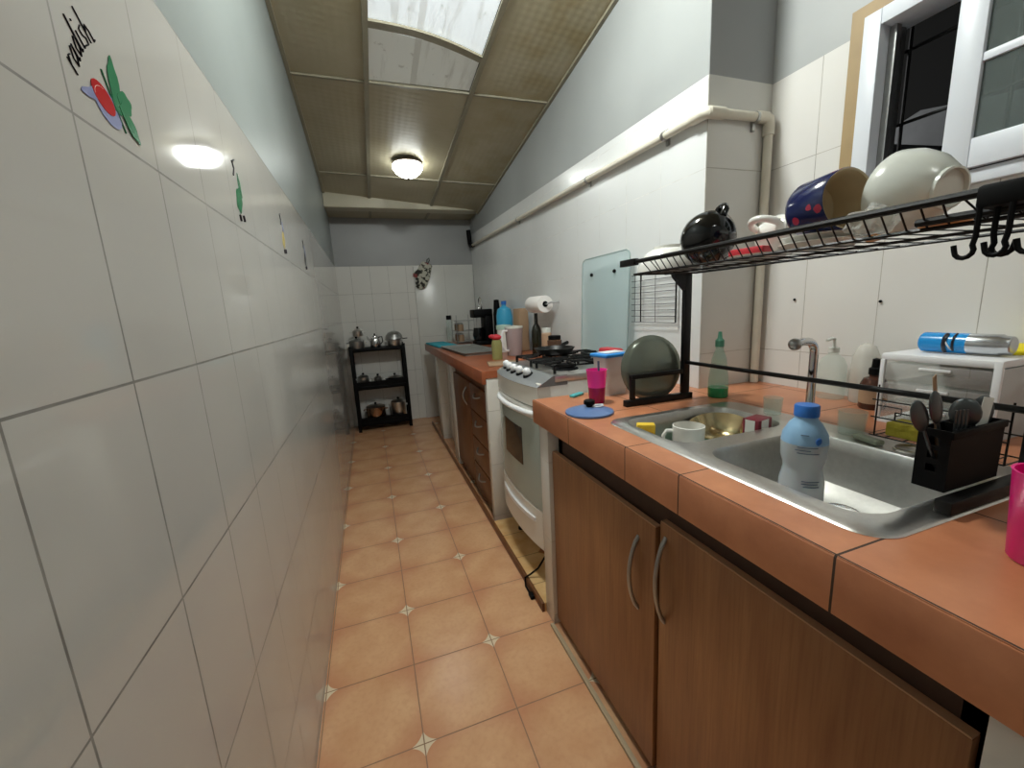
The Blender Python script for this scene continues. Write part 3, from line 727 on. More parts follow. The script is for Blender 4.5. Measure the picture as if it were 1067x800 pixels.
def cutlery(name, label, base, tip, kind, mat, roll=0):
    base = Vector(base); tip = Vector(tip); d = tip-base; Lh = d.length
    A = along(d); V = Vector((.84, .42, -.15)); want = d.normalized().cross(V); loc = A.to_3x3().inverted() @ want
    o = place(name, label, 'cutlery', base, A @ RZ(math.degrees(math.atan2(loc.y, loc.x)) + roll), 'cutlery in the black holder')
    b = MB(); b.tube([(0, 0, 0), (0, 0, Lh-.055)], [.0040, .0022], 8)
    if kind == 'spoon': b.sphere((0, 0, Lh-.028), .029, 16, (.58, .16, 1.0))
    elif kind == 'knife': b.box(-.008, .008, -.001, .001, Lh-.09, Lh, .0008); b.box(-.007, .007, -.004, .004, 0, .06, .002)
    elif kind == 'fork':
        b.box(-.010, .010, -.001, .001, Lh-.055, Lh-.032, .0008)
        for k in (-.0085, -.003, .003, .0085): b.box(k-.0014, k+.0014, -.001, .001, Lh-.033, Lh)
    elif kind == 'ladle': b.sphere((0, 0, Lh-.026), .026, 18, (.75, .35, 1.))
    b.build('shaft', mat, o); return o
dks = simple('dark worn steel', '55595a', .35, .7)
cutlery('serving_spoon', 'steel spoon leaning furthest out to the left of the cutlery holder', (.870, .368, .965), (.803, .384, 1.108), 'spoon', dks, 50)
cutlery('table_spoon', 'dark steel spoon second from the left in the cutlery holder', (.880, .366, .965), (.832, .376, 1.122), 'spoon', dks, 62)
cutlery('table_knife', 'brown handled slim knife behind the two leaning spoons in the holder', (.890, .380, .965), (.846, .384, 1.145), 'knife', M['brown'], 75)
cutlery('table_fork', 'steel fork standing in the middle of the cutlery holder', (.893, .362, .965), (.885, .362, 1.088), 'fork', dks, 40)
cutlery('soup_ladle', 'broad steel ladle standing in the middle of the cutlery holder', (.925, .372, .965), (.918, .372, 1.102), 'ladle', dks, 0)
cutlery('butter_knife', 'pale handled knife standing near the right of the cutlery holder', (.930, .362, .965), (.958, .362, 1.100), 'knife', M['ceramic_grey'], 40)
cutlery('tea_spoon', 'steel spoon at the right end of the cutlery holder', (.955, .372, .965), (.978, .374, 1.098), 'spoon', dks, 30)

# wire caddy hanging from the back bar, with sponge
wc = thing('sponge_caddy', 'black wire caddy hanging from the rack bar', 'caddy', (1.10, .47, 1.06))
b = MB(); X0, X1, Y0, Y1 = 1.066, 1.135, .37, .575
for y in (Y0, Y1): b.tube([(1.066, y, 1.075), (1.066, y, .957), (X1, y, .957), (X1, y, 1.0)], .0018, 6)
for z in (.957, 1.0, 1.040): b.cyl((X0, Y0, z), (X0, Y1+.01, z), .0016, 6)
for z in (.957, 1.0): b.cyl((X1, Y0, z), (X1, Y1, z), .0016, 6)
for k in range(6): b.cyl((X0, Y0+.02+k*.033, .957), (X1, Y0+.02+k*.033, .957), .0014, 5)
b.tube([(X0, .575, 1.028), (X0, .53, 1.028), (X0, .53, 1.014), (X0, .54, 1.01)], .0014, 5)
W(b, 'wire_basket', M['black'], wc)
o = MB().box(1.074, 1.128, .40, .560, .960, .992, .004).build('sponge', M['olive']); tag(o, 'yellow green sponge lying in the wire caddy behind the sink', 'sponge')

# ---------------------------------------------------------------- things on the upper shelf
zt = zs+.003
def lathe_thing(name, label, cat, prof, mat, loc, R=None, part='body', seg=40, group=None):
    o = place(name, label, cat, loc, R, group); return o, MB().lathe(prof, seg).build(part, mat, o)
# black round mug lying, bottom towards the room
R_ = along((.35, .75, .18)); o = place('black_mug', 'round glossy black mug lying on its side on the upper rack', 'mug', (.918, .935, zt+.072), R_)
MB().lathe([(0, -.052), (.034, -.052), (.040, -.047), (.062, -.030), (.073, -.002), (.070, .024), (.056, .048), (.050, .058), (.047, .058), (.053, .046), (.066, .022), (.069, -.002), (.058, -.027), (.034, -.045), (0, -.046)], 40).build('body', M['black_gloss'], o)
Ri = R_.to_3x3().inverted(); up = Ri @ Vector((0.25, -.35, .9)); ang = math.atan2(up.y, up.x)
b = MB(); m = RZ(math.degrees(ang)); b.tube([(.060, 0, .030), (.080, 0, .030), (.087, 0, .016), (.087, 0, 0), (.080, 0, -.014), (.064, 0, -.018)], .0095, 10, mat=m); b.build('handle', M['black_gloss'], o)
o = place('white_bowl', 'white bowl upside down at the far end of the upper rack', 'bowl', (.925, 1.105, zt))
MB().lathe([(.095, 0), (.093, .018), (.078, .050), (.054, .068), (.046, .070), (.046, .078), (.040, .078), (.040, .072), (0, .071), (0, .067), (.050, .064), (.074, .047), (.089, .017), (.092, 0)], 40).build('body', M['ceramic'], o)
o = place('saucer', 'white saucer lying on the upper rack beside the black mug', 'plate', (.945, .795, zt))
MB().lathe([(0, 0), (.045, 0), (.052, .002), (.072, .008), (.073, .010), (.050, .005), (0, .004)], 40).build('dish', M['ceramic'], o)
o = MB().box(-.020, .020, -.045, .045, 0, .020, .006).build('wrapper', M['red']); o.matrix_world = T(.905, .790, zt+.0065) @ RZ(8); tag(o, 'small red wrapper lying on the white saucer on the rack', 'wrapper')
o = place('white_jug', 'white cup with looped handle lying behind the navy mug', 'cup', (.985, .765, zt+.058), along((.25, .8, -.12)))
MB().lathe([(0, -.045), (.028, -.045), (.036, -.035), (.046, 0), (.046, .045), (.043, .045), (.043, 0), (.032, -.034), (0, -.040)], 36).build('body', M['ceramic'], o)
b = MB(); b.tube([(-.040-.040*math.sin(q), 0, .004+.036*math.cos(q)) for q in [PI*i/14 for i in range(15)]], .0085, 10, mat=RZ(8)); b.build('handle', M['ceramic'], o)
for k, (zz, lb) in enumerate(((0., 'white plate lying flat on the rack, lower of the two under the navy mug'), (.0125, 'white plate lying flat on the rack, upper of the two under the navy mug'))):
    o = place('dinner_plate', lb, 'plate', (.915, .628, zt+zz), None, 'plates on the upper rack')
    MB().lathe([(0, 0), (.055, 0), (.060, .004), (.076, .012), (.076, .014), (.058, .0075), (0, .0065)], 44).build('dish', M['ceramic'], o)
o = place('navy_mug', 'large navy mug with red flowers lying with its cream mouth open', 'mug', (.885, .600, zt+.080), along((-.20, -1, .04)))
MB().lathe([(0, -.052), (.044, -.052), (.052, -.047), (.056, -.038), (.056, .0), (.056, .042), (.0545, .044)], 44).build('body', M['mug_blue'], o)
MB().lathe([(.0545, .044), (.052, .042), (.052, 0), (.051, -.036), (.042, -.045), (0, -.046)], 44).build('lining', M['cream'], o)
b = MB(); lv = o.matrix_world.to_3x3().inverted() @ Vector((1, -.2, -.15)); b.tube([(.054, 0, .026), (.074, 0, .026), (.084, 0, .016), (.084, 0, -.006), (.074, 0, -.022), (.054, 0, -.024)], .0065, 10, mat=RZ(math.degrees(math.atan2(lv.y, lv.x)))); b.build('handle', M['mug_blue'], o)
o = place('serving_bowl', 'large off-white bowl resting on its side, foot ring turned to the room', 'bowl', (.935, .470, zt+.080), along((-.22, -1, -.16))); o.scale = (.92, .92, .92); o.location.z -= .006
MB().lathe([(.077, -.055), (.079, -.051), (.076, -.026), (.064, .004), (.044, .030), (.036, .036), (.036, .043), (.032, .044), (.031, .037), (0, .037), (0, .031), (.040, .026), (.059, .003), (.071, -.026), (.074, -.054)], 48).build('body', M['ceramic_grey'], o)
b = MB(); b.sphere((0, 0, 0), .030, 28, (.85, 1.1, .8))
for v in b.b.verts: v.co += v.co.normalized()*noise.noise(v.co*55)*.018
for v in b.b.verts: v.co.z = max(v.co.z, -.021)
o = b.build('plastic_wrap', M['wrap'], smooth=20); o.matrix_world = T(.835, .490, zt+.026); tag(o, 'crumpled clear plastic between the navy mug and the big bowl', 'plastic wrap')
o = place('peach_cup', 'small peach coloured cup wedged between the navy mug and the big bowl', 'cup', (.985, .555, zt+.032), along((.25, 1, 0)))
MB().lathe([(0, -.025), (.020, -.025), (.027, .025), (.025, .025), (.018, -.022), (0, -.022)], 28).build('body', M['orange'], o)
o = place('small_dish', 'peach coloured dish lying flat under the big bowl on the rack', 'dish', (.862, .405, zt))
MB().lathe([(0, 0), (.026, 0), (.030, .004), (.030, .012), (0, .013)], 28).build('disc', M['orange'], o)

# ---------------------------------------------------------------- things by the sink
o = place('round_tray', 'grey round metal tray standing on edge in the rack plate holder', 'tray', (.945, 1.205, 1.064), RZ(-8) @ RX(84))
MB().lathe([(0, .004), (.09, .004), (.108, -.004), (.117, -.008), (.118, -.004), (.110, .001), (.092, .009), (0, .009)], 56).build('disc', M['plate_grey'], o)
o.location.z = ZT+.1180
# pink tumbler
o = place('pink_tumbler', 'pink plastic tumbler by the stove end of the counter', 'tumbler', (.757, 1.272, ZT+.0005))
MB().lathe([(0, 0), (.027, 0), (.028, .003), (.0315, .058)], 32, cap=False).build('lower_body', M['drink'], o)
MB().lathe([(.0315, .058), (.037, .120), (.038, .122), (.0352, .122), (.030, .06)], 32, cap=False).build('upper_body', M['pink'], o)
b = MB(); b.tube([(.012, 0, .01), (.014, .01, .150)], .004, 8); b.build('stirrer', M['label_dark'], o)
# blue lid
o = place('pan_lid', 'blue enamel pan lid with black knob lying on the counter', 'lid', (.660, 1.158, ZT+.0005))
MB().lathe([(.077, 0), (.080, .002), (.079, .007), (.05, .017), (.02, .021), (0, .022), (0, .019), (.05, .013), (.076, .003)], 48).build('disc', M['blue_enamel'], o)
MB().lathe([(0, .020), (.010, .020), (.011, .027), (.018, .030), (.018, .042), (.012, .045), (0, .045)], 24).build('knob', M['black_pl'], o)
o2 = place('keyring_loop', 'white plastic ring lying on the blue pan lid', 'ring', (.688, 1.150, ZT+.0225), RZ(10)); MB().tube([(.020*math.cos(a), .012*math.sin(a), 0) for a in [2*PI*i/20 for i in range(20)]], .0028, 8, closed=True).build('ring', M['white_pl'], o2)
# tub with blue lid
o = place('food_tub', 'cloudy plastic tub with bright blue lid behind the pink tumbler', 'tub', (.885, 1.375, ZT+.0005), RZ(8))
b = MB(); loft(b, [[(x, y, z) for x, y in rrect(-.062+i, .062-i, -.045+i, .045-i, .015)] for i, z in ((.012, .0), (.006, .07), (0, .150))]); b.b.faces.new([v for v in b.b.verts][0:28][::-1]); b.build('body', M['tub'], o)
b = MB(); b.box(-.068, .068, -.050, .050, .150, .164, .005); b.build('lid', M['blue_lid'], o); 
b = MB(); b.box(-.045, .045, -.030, .030, .1642, .168, .001); b.build('lid_label', M['white_pl'], o)
# small scrubber near counter end
o = MB().box(-.035, .035, -.012, .012, 0, .010, .003).build('marker', M['teal']); o.matrix_world = T(.745, 1.405, ZT+.0005) @ RZ(28); tag(o, 'small pale teal stick lying behind the pink tumbler', 'stick')
# dish soap bottle
o = place('soap_bottle', 'clear dish soap bottle with green liquid behind the rack bar', 'bottle', (1.172, 1.125, ZT+.0005))
MB().lathe([(0, .0), (.031, 0), (.034, .004), (.034, .035), (0, .035)], 32).build('liquid', M['green'], o)
MB().lathe([(.0342, .0355), (.033, .07), (.028, .105), (.024, .14), (.016, .165), (.013, .172), (.013, .182)], 32, cap=False).build('body', thin('clear green bottle wall', '9fc8b4', .32), o)
MB().lathe([(0, .182), (.015, .182), (.015, .205), (.008, .212), (.006, .235), (0, .236)], 20).build('cap', simple('green cap', '4f8f76', .4), o)
# two small glasses on the sink ledge
for x, y, r_, h_, lb in ((1.112, .862, .026, .050, 'small clear glass beside the dish soap end of the sink ledge'), (1.105, .645, .030, .058, 'small clear glass on the sink ledge right of the faucet')):
    o = place('small_glass', lb, 'glass', (x, y, zr+.0005))
    MB().lathe([(0, 0), (r_*.85, 0), (r_*.88, .003), (r_, h_), (r_-.002, h_), (r_*.80, .006), (0, .006)], 28).build('body', M['tumbler'], o)
o = place('drain_strainer', 'round steel sink strainer resting on the sink ledge', 'strainer', (1.090, .515, zr+.0005)); MB().lathe([(0, .002), (.022, .002), (.027, .006), (.031, .005), (.031, .0), (0, 0)], 28).build('disc', M['steel'], o)
o = MB().box(-.030, .030, -.012, .012, 0, .012, .004).build('soap_bar', simple('grey green soap', '8f9683', .5)); o.matrix_world = T(1.075, .59, zr+.0005) @ RZ(75); tag(o, 'grey green bar lying on the sink ledge before the small glass', 'soap')
# water bottle in the near bowl
o = place('water_bottle', 'plastic water bottle with blue cap standing in the near sink bowl', 'bottle', (.862, .590, BZ+.003)); o.scale = (1., 1., .93)
hh = .205
MB().lathe([(0, 0), (.035, 0), (.040, .006), (.0425, .03), (.0415, .070), (.036, .100), (.037, .112), (.042, .130), (.043, .165)], 40, cap=False).build('body', M['bottle_white'], o)
MB().lathe([(.0432, .165), (.041, .185), (.030, .208), (.022, .218), (.021, .226)], 40, cap=False).build('shoulder', M['blue_label'], o)
MB().lathe([(0, .252), (.021, .252), (.023, .249), (.023, .226), (.020, .224), (0, .224)], 32).build('cap', M['blue_cap'], o)
b = MB()
for z, a0, a1 in ((.162, 200, 250), (.155, 195, 232), (.148, 200, 255), (.082, 215, 260), (.076, 215, 255), (.069, 220, 262), (.190, 205, 225)):
    r_ = .0434 if z < .17 else .0405
    pts = [(r_*math.cos(math.radians(a)), r_*math.sin(math.radians(a)), z) for a in range(a0, a1+1, 4)]; MB().tube(pts, .0011, 5).build('label_print', M['label_dark'], o)
b = MB(); b.prism([(math.cos(math.radians(a))*.009*1, 0, math.sin(math.radians(a))*.009) for a in range(0, 360, 20)], (0, .001, 0), RZ(145-90+90) @ T(0, .0, 0) ); b.b.free(); 
b = MB(); b.sphere((.041*math.cos(math.radians(252)), .041*math.sin(math.radians(252)), .176), .009, 14, (1, .3, 1)); b.build('round_logo', M['blue_cap'], o)
# contents of the far bowl
for k, w_ in enumerate(('lower', 'upper')):
    o = place('side_plate', 'teal plate in the far sink bowl, %s of two under the white mug' % w_, 'plate', (.872, .895, BZ+.0015+k*.0122), None, 'teal plates in the sink')
    MB().lathe([(0, 0), (.05, 0), (.078, .010), (.079, .013), (.05, .005), (0, .004)], 36).build('dish', M['teal'], o)
o = place('white_mug', 'white mug standing in the far sink bowl', 'mug', (.838, .903, BZ+.0185), RZ(0))
MB().lathe([(0, 0), (.040, 0), (.043, .004), (.044, .094), (.0415, .095), (.041, .006), (0, .005)], 40).build('body', M['ceramic'], o)
b = MB(); b.tube([(.039, 0, .078), (.060, 0, .078), (.069, 0, .064), (.069, 0, .040), (.058, 0, .024), (.039, 0, .022)], .0055, 10, mat=RZ(150)); b.build('handle', M['ceramic'], o)
o = place('steel_bowl', 'shiny steel mixing bowl tilted at the back of the far sink bowl', 'bowl', (.966, .915, BZ+.070), RY(-10) @ RX(6))
MB().lathe([(.001, -.040), (.04, -.039), (.066, -.020), (.080, .008), (.086, .020), (.090, .021), (.086, .024), (.078, .010), (.064, -.017), (.04, -.035), (.001, -.036)], 48).build('body', M['steel_gold_reflection'], o)
o = MB().box(-.026, .026, -.015, .015, 0, .034, .004).build('scrub_sponge', M['yellow']); o.matrix_world = T(.745, .975, BZ+.079) @ RZ(-30); tag(o, 'yellow sponge at the front corner of the far sink bowl', 'sponge')
o = place('red_container', 'red plastic box holding up the yellow sponge in the sink', 'container', (.745, .970, BZ+.004)); b = MB(); b.box(-.026, .026, -.026, .022, 0, .073, .004); b.build('body', M['red'], o)
o = place('maroon_carton', 'maroon and white carton leaning in the far sink bowl', 'carton', (.985, .806, BZ+.004), RZ(12))
b = MB(); b.box(-.034, .034, -.022, .022, 0, .135, .003); b.build('body', M['maroon'], o)
b = MB(); b.box(-.020, .015, -.0228, -.0215, .002, .133); b.box(-.0348, -.0335, -.012, .014, .002, .133); b.build('white_panel', M['ceramic'], o)
o = place('drinking_glass', 'tall clear glass in the far sink bowl beside the white mug', 'glass', (.900, .800, BZ+.003)); MB().lathe([(0, 0), (.024, 0), (.030, .09), (.028, .09), (.022, .006), (0, .006)], 28).build('body', M['tumbler'], o)

# pump bottles by the back wall
o = place('pump_bottle', 'clear pump bottle against the wall behind the faucet', 'bottle', (1.455, .925, ZT+.0005))
MB().lathe([(0, 0), (.036, 0), (.040, .005), (.040, .11), (.030, .135), (.014, .148), (.014, .155), (0, .155)], 32).build('body', M['tumbler'], o)
MB().lathe([(0, .155), (.016, .155), (.016, .170), (.005, .172), (.005, .200), (0, .200)], 20).build('pump', M['ceramic_grey'], o); 
b = MB(); b.tube([(0, 0, .198), (-.012, .0, .202), (-.036, .0, .196)], .005, 8); b.build('spout', M['ceramic_grey'], o)
o = place('lotion_bottle', 'milky rounded bottle between the pump bottle and the amber bottle', 'bottle', (1.472, .838, ZT+.0005))
MB().lathe([(0, 0), (.032, 0), (.036, .005), (.038, .09), (.034, .15), (.022, .180), (0, .192)], 32).build('body', thin('milky plastic', 'e6dfd6', .5), o)
o = place('dropper_bottle', 'amber bottle with black dropper cap behind the sink', 'bottle', (1.415, .778, ZT+.0005))
MB().lathe([(0, 0), (.030, 0), (.033, .004), (.033, .075), (.026, .092), (.013, .098), (.013, .104), (0, .104)], 32).build('body', M['amber'], o)
MB().lathe([(0, .104), (.016, .104), (.016, .122), (.010, .126), (.009, .150), (0, .154)], 20).build('cap', M['black_pl'], o)
MB().lathe([(.0334, .018), (.0334, .062)], 32, cap=False).build('label', M['brown'], o)
for ny, nz, lb in ((1.118, 1.262, 'small nail in the tiled wall above the faucet'), (.842, 1.247, 'small bent nail in the tiled wall above the pump bottles')):
    o = MB().sphere((0, 0, 0), .0045, 10).build('nail', M['black_pl'], loc=(XS-.004, ny, nz)); tag(o, lb, 'nail')
# drawer box
o = place('drawer_box', 'clear plastic drawer box with white frame by the back wall', 'drawer box', (1.40, .585, ZT+.0005)); o.matrix_world = T(1.395, .585, ZT+.0005)
b = MB(); b.box(-.105, .115, -.108, .115, .168, .186, .004); b.box(-.108, -.098, -.112, -.098, 0, .186, .002); b.box(-.108, -.098, .104, .114, 0, .17, .002); b.box(-.108, .112, -.110, .112, 0, .006); b.build('frame', M['white_pl'], o)
for k in range(3):
    z0 = .010+k*.053; b = MB(); b.box(-.106, .10, -.096, .102, z0, z0+.046, .004); dr = b.build('drawer', M['drawer_clear'], o)
    b = MB(); b.box(-.112, -.106, -.030, .030, z0+.034, z0+.040, .001); b.build('pull', M['white_pl'], dr)
b = MB(); b.box(-.104, .112, -.1115, -.108, 0, .168); b.build('side_panel', thin('frosted side', 'c9cbcb', .8), o)
o = place('spray_can', 'blue and silver spray can lying on the clear drawer box', 'spray can', (1.372, .575, ZT+.188+.0255), along((0, -1, 0)))
MB().lathe([(0, -.082), (.020, -.082), (.0245, -.078), (.025, -.074), (.025, .010)], 32, cap=False).build('can', M['can_blue'], o)
MB().lathe([(.0252, .010), (.0252, .062), (.022, .068), (.021, .080), (.018, .082), (0, .080)], 32).build('cap', M['silver'], o)
b = MB(); b.tube([(.0255*math.cos(a), .0255*math.sin(a), -.028) for a in [math.radians(q) for q in range(120, 240, 8)]], .0045, 6); b.tube([(.0255*math.cos(a), .0255*math.sin(a), -.012) for a in [math.radians(q) for q in range(110, 230, 8)]], .0025, 6); b.build('dark_lettering', pr_ink, o)
b = MB(); b.tube([(.0262*math.cos(math.radians(q)), .0262*math.sin(math.radians(q)), -.030+.00025*(q-150)) for q in range(150, 215, 8)], .0018, 6); b.build('white_lettering', M['white_pl'], o)
b = MB(); b.box(-.04, .05, -.035, .035, 0, .012, .004); 
o = b.build('yellow_cloth', simple('bright yellow cloth', 'f0dc20', .8, bump=.3)); o.matrix_world = T(1.455, .515, ZT+.187) @ RZ(20) @ RY(-6) @ T(0, 0, .004); tag(o, 'bright yellow cloth folded on the corner of the drawer box', 'cloth')
# near magenta cup
o = place('magenta_cup', 'magenta plastic cup at the right edge of the near counter', 'cup', (.782, .222, ZT+.0005))
MB().lathe([(0, 0), (.031, 0), (.033, .003), (.040, .118), (.041, .120), (.038, .120), (.031, .006), (0, .006)], 40).build('body', M['magenta'], o)

# wire grid on the tiled wall
gd = thing('wire_grid', 'small black wire grid hanging on the tiled wall beside the glass lid', 'wire rack', (XC-.015, 1.54, 1.19))
b = MB(); y0, y1, z0, z1 = 1.39, 1.69, 1.19, 1.405; xx = 1.205
for y, r_ in ((y0, .0035), (1.52, .0012), (1.622, .003), (1.665, .0012)): b.cyl((xx, y, z0), (xx, y, z1), r_, 6)
k = z0
while k < z1+.001: b.cyl((xx-.002, y0, k), (xx-.002, y1, k), .0014, 5); k += .0268
b.cyl((xx, y0+.02, z1), (XC+.002, y0+.02, z1), .003, 6); b.cyl((xx, y1-.05, z1), (XC+.004, y1-.05, z1), .003, 6)
W(b, 'wires', M['black'], gd)

# ---------------------------------------------------------------- far counter things
ZF = .938+.0005
def jar(x, y, r_, h_, label, mat, capm, name='jar', cat='jar', group=None, z=ZF):
    o = place(name, label, cat, (x, y, z), None, group)
    MB().lathe([(0, 0), (r_*.95, 0), (r_, .004), (r_, h_*.80), (r_*.8, h_*.84), (0, h_*.84)], 24).build('body', mat, o)
    MB().lathe([(0, h_*.841), (r_*.86, h_*.841), (r_*.86, h_*.98), (r_*.8, h_), (0, h_)], 24).build('lid', capm, o); return o
# baking tray with handles
o = place('baking_tray', 'flat grey metal tray lying on the far worktop', 'tray', (.80, 3.48, ZF), RZ(3))
b = MB(); loft(b, [[(x, y, z) for x, y in rrect(-.147-i, .147+i, -.42-i, .42+i, .03)] for i, z in ((.015, .022), (.012, .022), (0, .006), (-.005, .0055))]); b.box(-.147, .147, -.42, .42, 0, .0045); b.build('pan', simple('dull grey tray metal', '8a8b87', .5, .2), o)
o = MB().box(-.10, .10, -.30, .30, 0, .018, .006).build('folded_cloth', M['teal_cloth']); o.matrix_world = T(.69, 4.28, ZF) @ RZ(4); tag(o, 'teal folded cloth at the far end of the worktop', 'cloth')
o = place('chopping_board', 'thin wooden board lying at the front of the far worktop', 'board', (.72, 2.62+.05, ZF), RZ(-12)); 
o.location = (.78, 2.44, ZF); MB().box(-.10, .10, -.10, .10, 0, .010, .004).build('plank', M['brown'], o)
jar(.86, 4.63, .036, .30, 'tall glass jar with black lid, leftmost on the far worktop', M['tumbler'], M['black_pl'])
jr = thing('jar_rack', 'steel wire rack of small jars on the far worktop', 'rack', (.98, 4.40, ZF))
b = MB()
for z in (.02, .13, .24):
    b.tube([(.87, 4.27, ZF+z), (1.06, 4.27, ZF+z), (1.06, 4.53, ZF+z), (.87, 4.53, ZF+z)], .004, 6, closed=True)
    b.box(.87, 1.06, 4.27, 4.53, ZF+z-.004, ZF+z)
for x in (.87, 1.06):
    for y in (4.27, 4.53): b.cyl((x, y, ZF), (x, y, ZF+.30), .004, 6)
W(b, 'frame', M['alu'], jr)
for z in (.0205, .1305):
    for i in range(3): jar(.92, 4.31+.09*i, .030, .085, 'small spice jar on the %s shelf of the steel jar rack, %s' % (('lower', 'upper')[z > .1], ('nearest', 'middle', 'farthest')[i]), M['brown'], M['alu'], 'spice_jar', 'jar', 'spice jars in the steel rack', ZF+z)
# coffee maker
o = place('coffee_maker', 'black coffee maker on the far worktop', 'coffee maker', (1.06, 3.98, ZF))
MB().box(-.08, .10, -.09, .09, 0, .04, .008).build('base', M['black_pl'], o); MB().box(.02, .10, -.09, .09, .04, .30, .008).build('tower', M['black_pl'], o)
MB().box(-.09, .10, -.09, .09, .27, .35, .012).build('head', M['black_pl'], o); MB().lathe([(0, .042), (.05, .042), (.062, .10), (.05, .17), (0, .17)], 24, T(-.03, 0, 0)).build('carafe', M['black_gloss'], o)
b = MB(); b.tube([(0, .06*math.cos(a), .40+.065*math.sin(a)) for a in [2*PI*i/24 for i in range(24)]], .007, 8, closed=True); b.build('top_handle', M['chrome'], o)
o = place('thermos', 'tall black bottle beside the coffee maker', 'bottle', (1.175, 3.80, ZF)); MB().lathe([(0, 0), (.035, 0), (.036, .30), (.030, .33), (.030, .36), (.024, .43), (0, .435)], 24).build('body', M['black_pl'], o)
# blue bottle
o = place('blue_bottle', 'bright blue jug shaped bottle against the far wall tiles', 'bottle', (1.15, 3.50, ZF))
MB().lathe([(0, 0), (.065, 0), (.072, .01), (.072, .28), (.060, .34), (.022, .365), (.020, .38), (0, .38)], 28).build('body', simple('sky blue plastic', '3fa6cf', .35), o)
MB().lathe([(0, .38), (.024, .38), (.024, .41), (0, .41)], 20).build('cap', M['blue_cap'], o)
# juice jug
o = place('juice_jug', 'clear pitcher with white handle behind the stove', 'pitcher', (1.00, 2.84, ZF), RZ(200))
MB().lathe([(0, 0), (.052, 0), (.055, .005), (.066, .20), (.064, .20), (.052, .008), (0, .008)], 32).build('body', thin('pinkish clear plastic', 'cfb8b8', .55), o)
b = MB(); b.tube([(.062, 0, .185), (.10, 0, .185), (.115, 0, .16), (.112, 0, .08), (.09, 0, .045), (.058, 0, .04)], .009, 8); b.build('handle', M['white_pl'], o)
MB().lathe([(0, .200), (.068, .200), (.068, .215), (0, .222)], 32).build('lid', M['ceramic_grey'], o)
o = place('green_lid_jar', 'white jar with pale green lid left of the pitcher', 'jar', (1.02, 3.14, ZF)); MB().lathe([(0, 0), (.052, 0), (.054, .18), (0, .18)], 28).build('body', M['ceramic'], o); MB().lathe([(0, .181), (.060, .181), (.060, .215), (0, .22)], 28).build('lid', simple('pale green lid', 'b9d3c4', .4), o)
o = place('oil_bottle', 'green oil bottle with red cap standing left of the stove top', 'bottle', (.82, 2.70, ZF)); MB().lathe([(0, 0), (.036, 0), (.037, .11), (.030, .135), (0, .136)], 24).build('body', simple('olive glass', '8d8a55', .2), o)
b = MB(); b.sphere((0, 0, .153), .036, 16, (1, 1, .6)); b.sphere((-.02, .03, .158), .026, 16, (1, 1, .6)); b.build('cap', M['red'], o)
o = place('paper_bag', 'brown paper bag standing by the far wall tiles', 'bag', (1.165, 3.12, ZF), RZ(5)); b = MB(); b.box(-.04, .04, -.06, .06, 0, .34, .006); 
for v in b.b.verts: v.co.x += noise.noise(v.co*9)*.012
b.build('bag', M['brown'], o)
o = place('wine_bottle', 'dark slim bottle standing under the paper towel', 'bottle', (1.155, 2.78, ZF)); MB().lathe([(0, 0), (.034, 0), (.036, .005), (.036, .17), (.028, .20), (.014, .225), (.013, .30), (0, .30)], 28).build('body', simple('dark green glass', '1e1f14', .15), o)
jar(1.155, 2.60, .036, .20, 'beige lidded bottle beside the dark bottle behind the stove', simple('beige jar', 'b99b80', .4), M['ceramic_grey'], 'sauce_bottle', 'bottle')
jar(1.14, 2.44, .048, .155, 'dark jar with black lid closest to the stove lid', simple('brown jar', '5a4436', .2), M['black_pl'])
# paper towel on a wall bracket
o = place('paper_towel', 'white paper towel roll on a wall bracket above the far worktop', 'paper towel', (1.145, 2.70, 1.30))
MB().lathe([(.020, -.12), (.056, -.12), (.058, -.116), (.058, .116), (.056, .12), (.020, .12)], 36, RX(90)).build('roll', M['paper'], o)
MB().lathe([(0, -.123), (.019, -.123), (.019, .123), (0, .123)], 20, RX(90)).build('core', M['black_pl'], o)
b = MB(); b.tube([(0, -.15, 0), (0, .15, 0)], .006, 8); b.tube([(0, -.15, 0), (.03, -.15, .01), (.089, -.15, .01)], .006, 8); b.tube([(0, .15, 0), (.03, .15, .01), (.089, .15, .01)], .006, 8); b.build('bracket', M['alu'], o)
# frying pan on stove
o = place('frying_pan', 'black frying pan on the far burners of the stove', 'pan', (.90, 1.93, stz+.0425))
MB().lathe([(0, 0), (.085, 0), (.105, .028), (.107, .029), (.102, .030), (.083, .004), (0, .004)], 40).build('body', M['black'], o)
b = MB(); b.tube([(.07, .075, .024), (.12, .13, .030), (.16, .17, .032)], [.008, .010, .011], 8); b.build('handle', M['black_pl'], o)
o = MB().box(-.03, .03, -.06, .06, 0, .035, .010).build('pot_holder', M['red']); o.matrix_world = T(1.085, 1.69, stz+.0375) @ RZ(5); tag(o, 'red padded pot holder on the back of the stove', 'pot holder')

# ---------------------------------------------------------------- oven mitt on the far wall
o = place('oven_mitt', 'floral oven mitt hanging on the far wall', 'oven mitt', (.72, YE-.021, 1.85), RY(24)); o.scale = (1.25, 1, 1.15)
prof = [(-.05, 0), (.05, 0), (.058, -.10), (.085, -.13), (.090, -.17), (.068, -.185), (.050, -.165), (.045, -.23), (.02, -.275), (-.03, -.275), (-.062, -.235), (-.065, -.12)]
b = MB(); b.prism([(-x, 0, z) for x, z in prof], (0, -.025, 0)); bmesh.ops.bevel(b.b, geom=list(b.b.edges), offset=.008, segments=2, affect='EDGES'); b.build('mitt', M['mitt'], o)
b = MB(); b.tube([(0, -.01, -.01), (-.012, -.01, .03), (0, -.008, .055), (.012, -.01, .03), (.004, -.01, -.01)], .004, 6); b.build('loop', M['black_pl'], o)

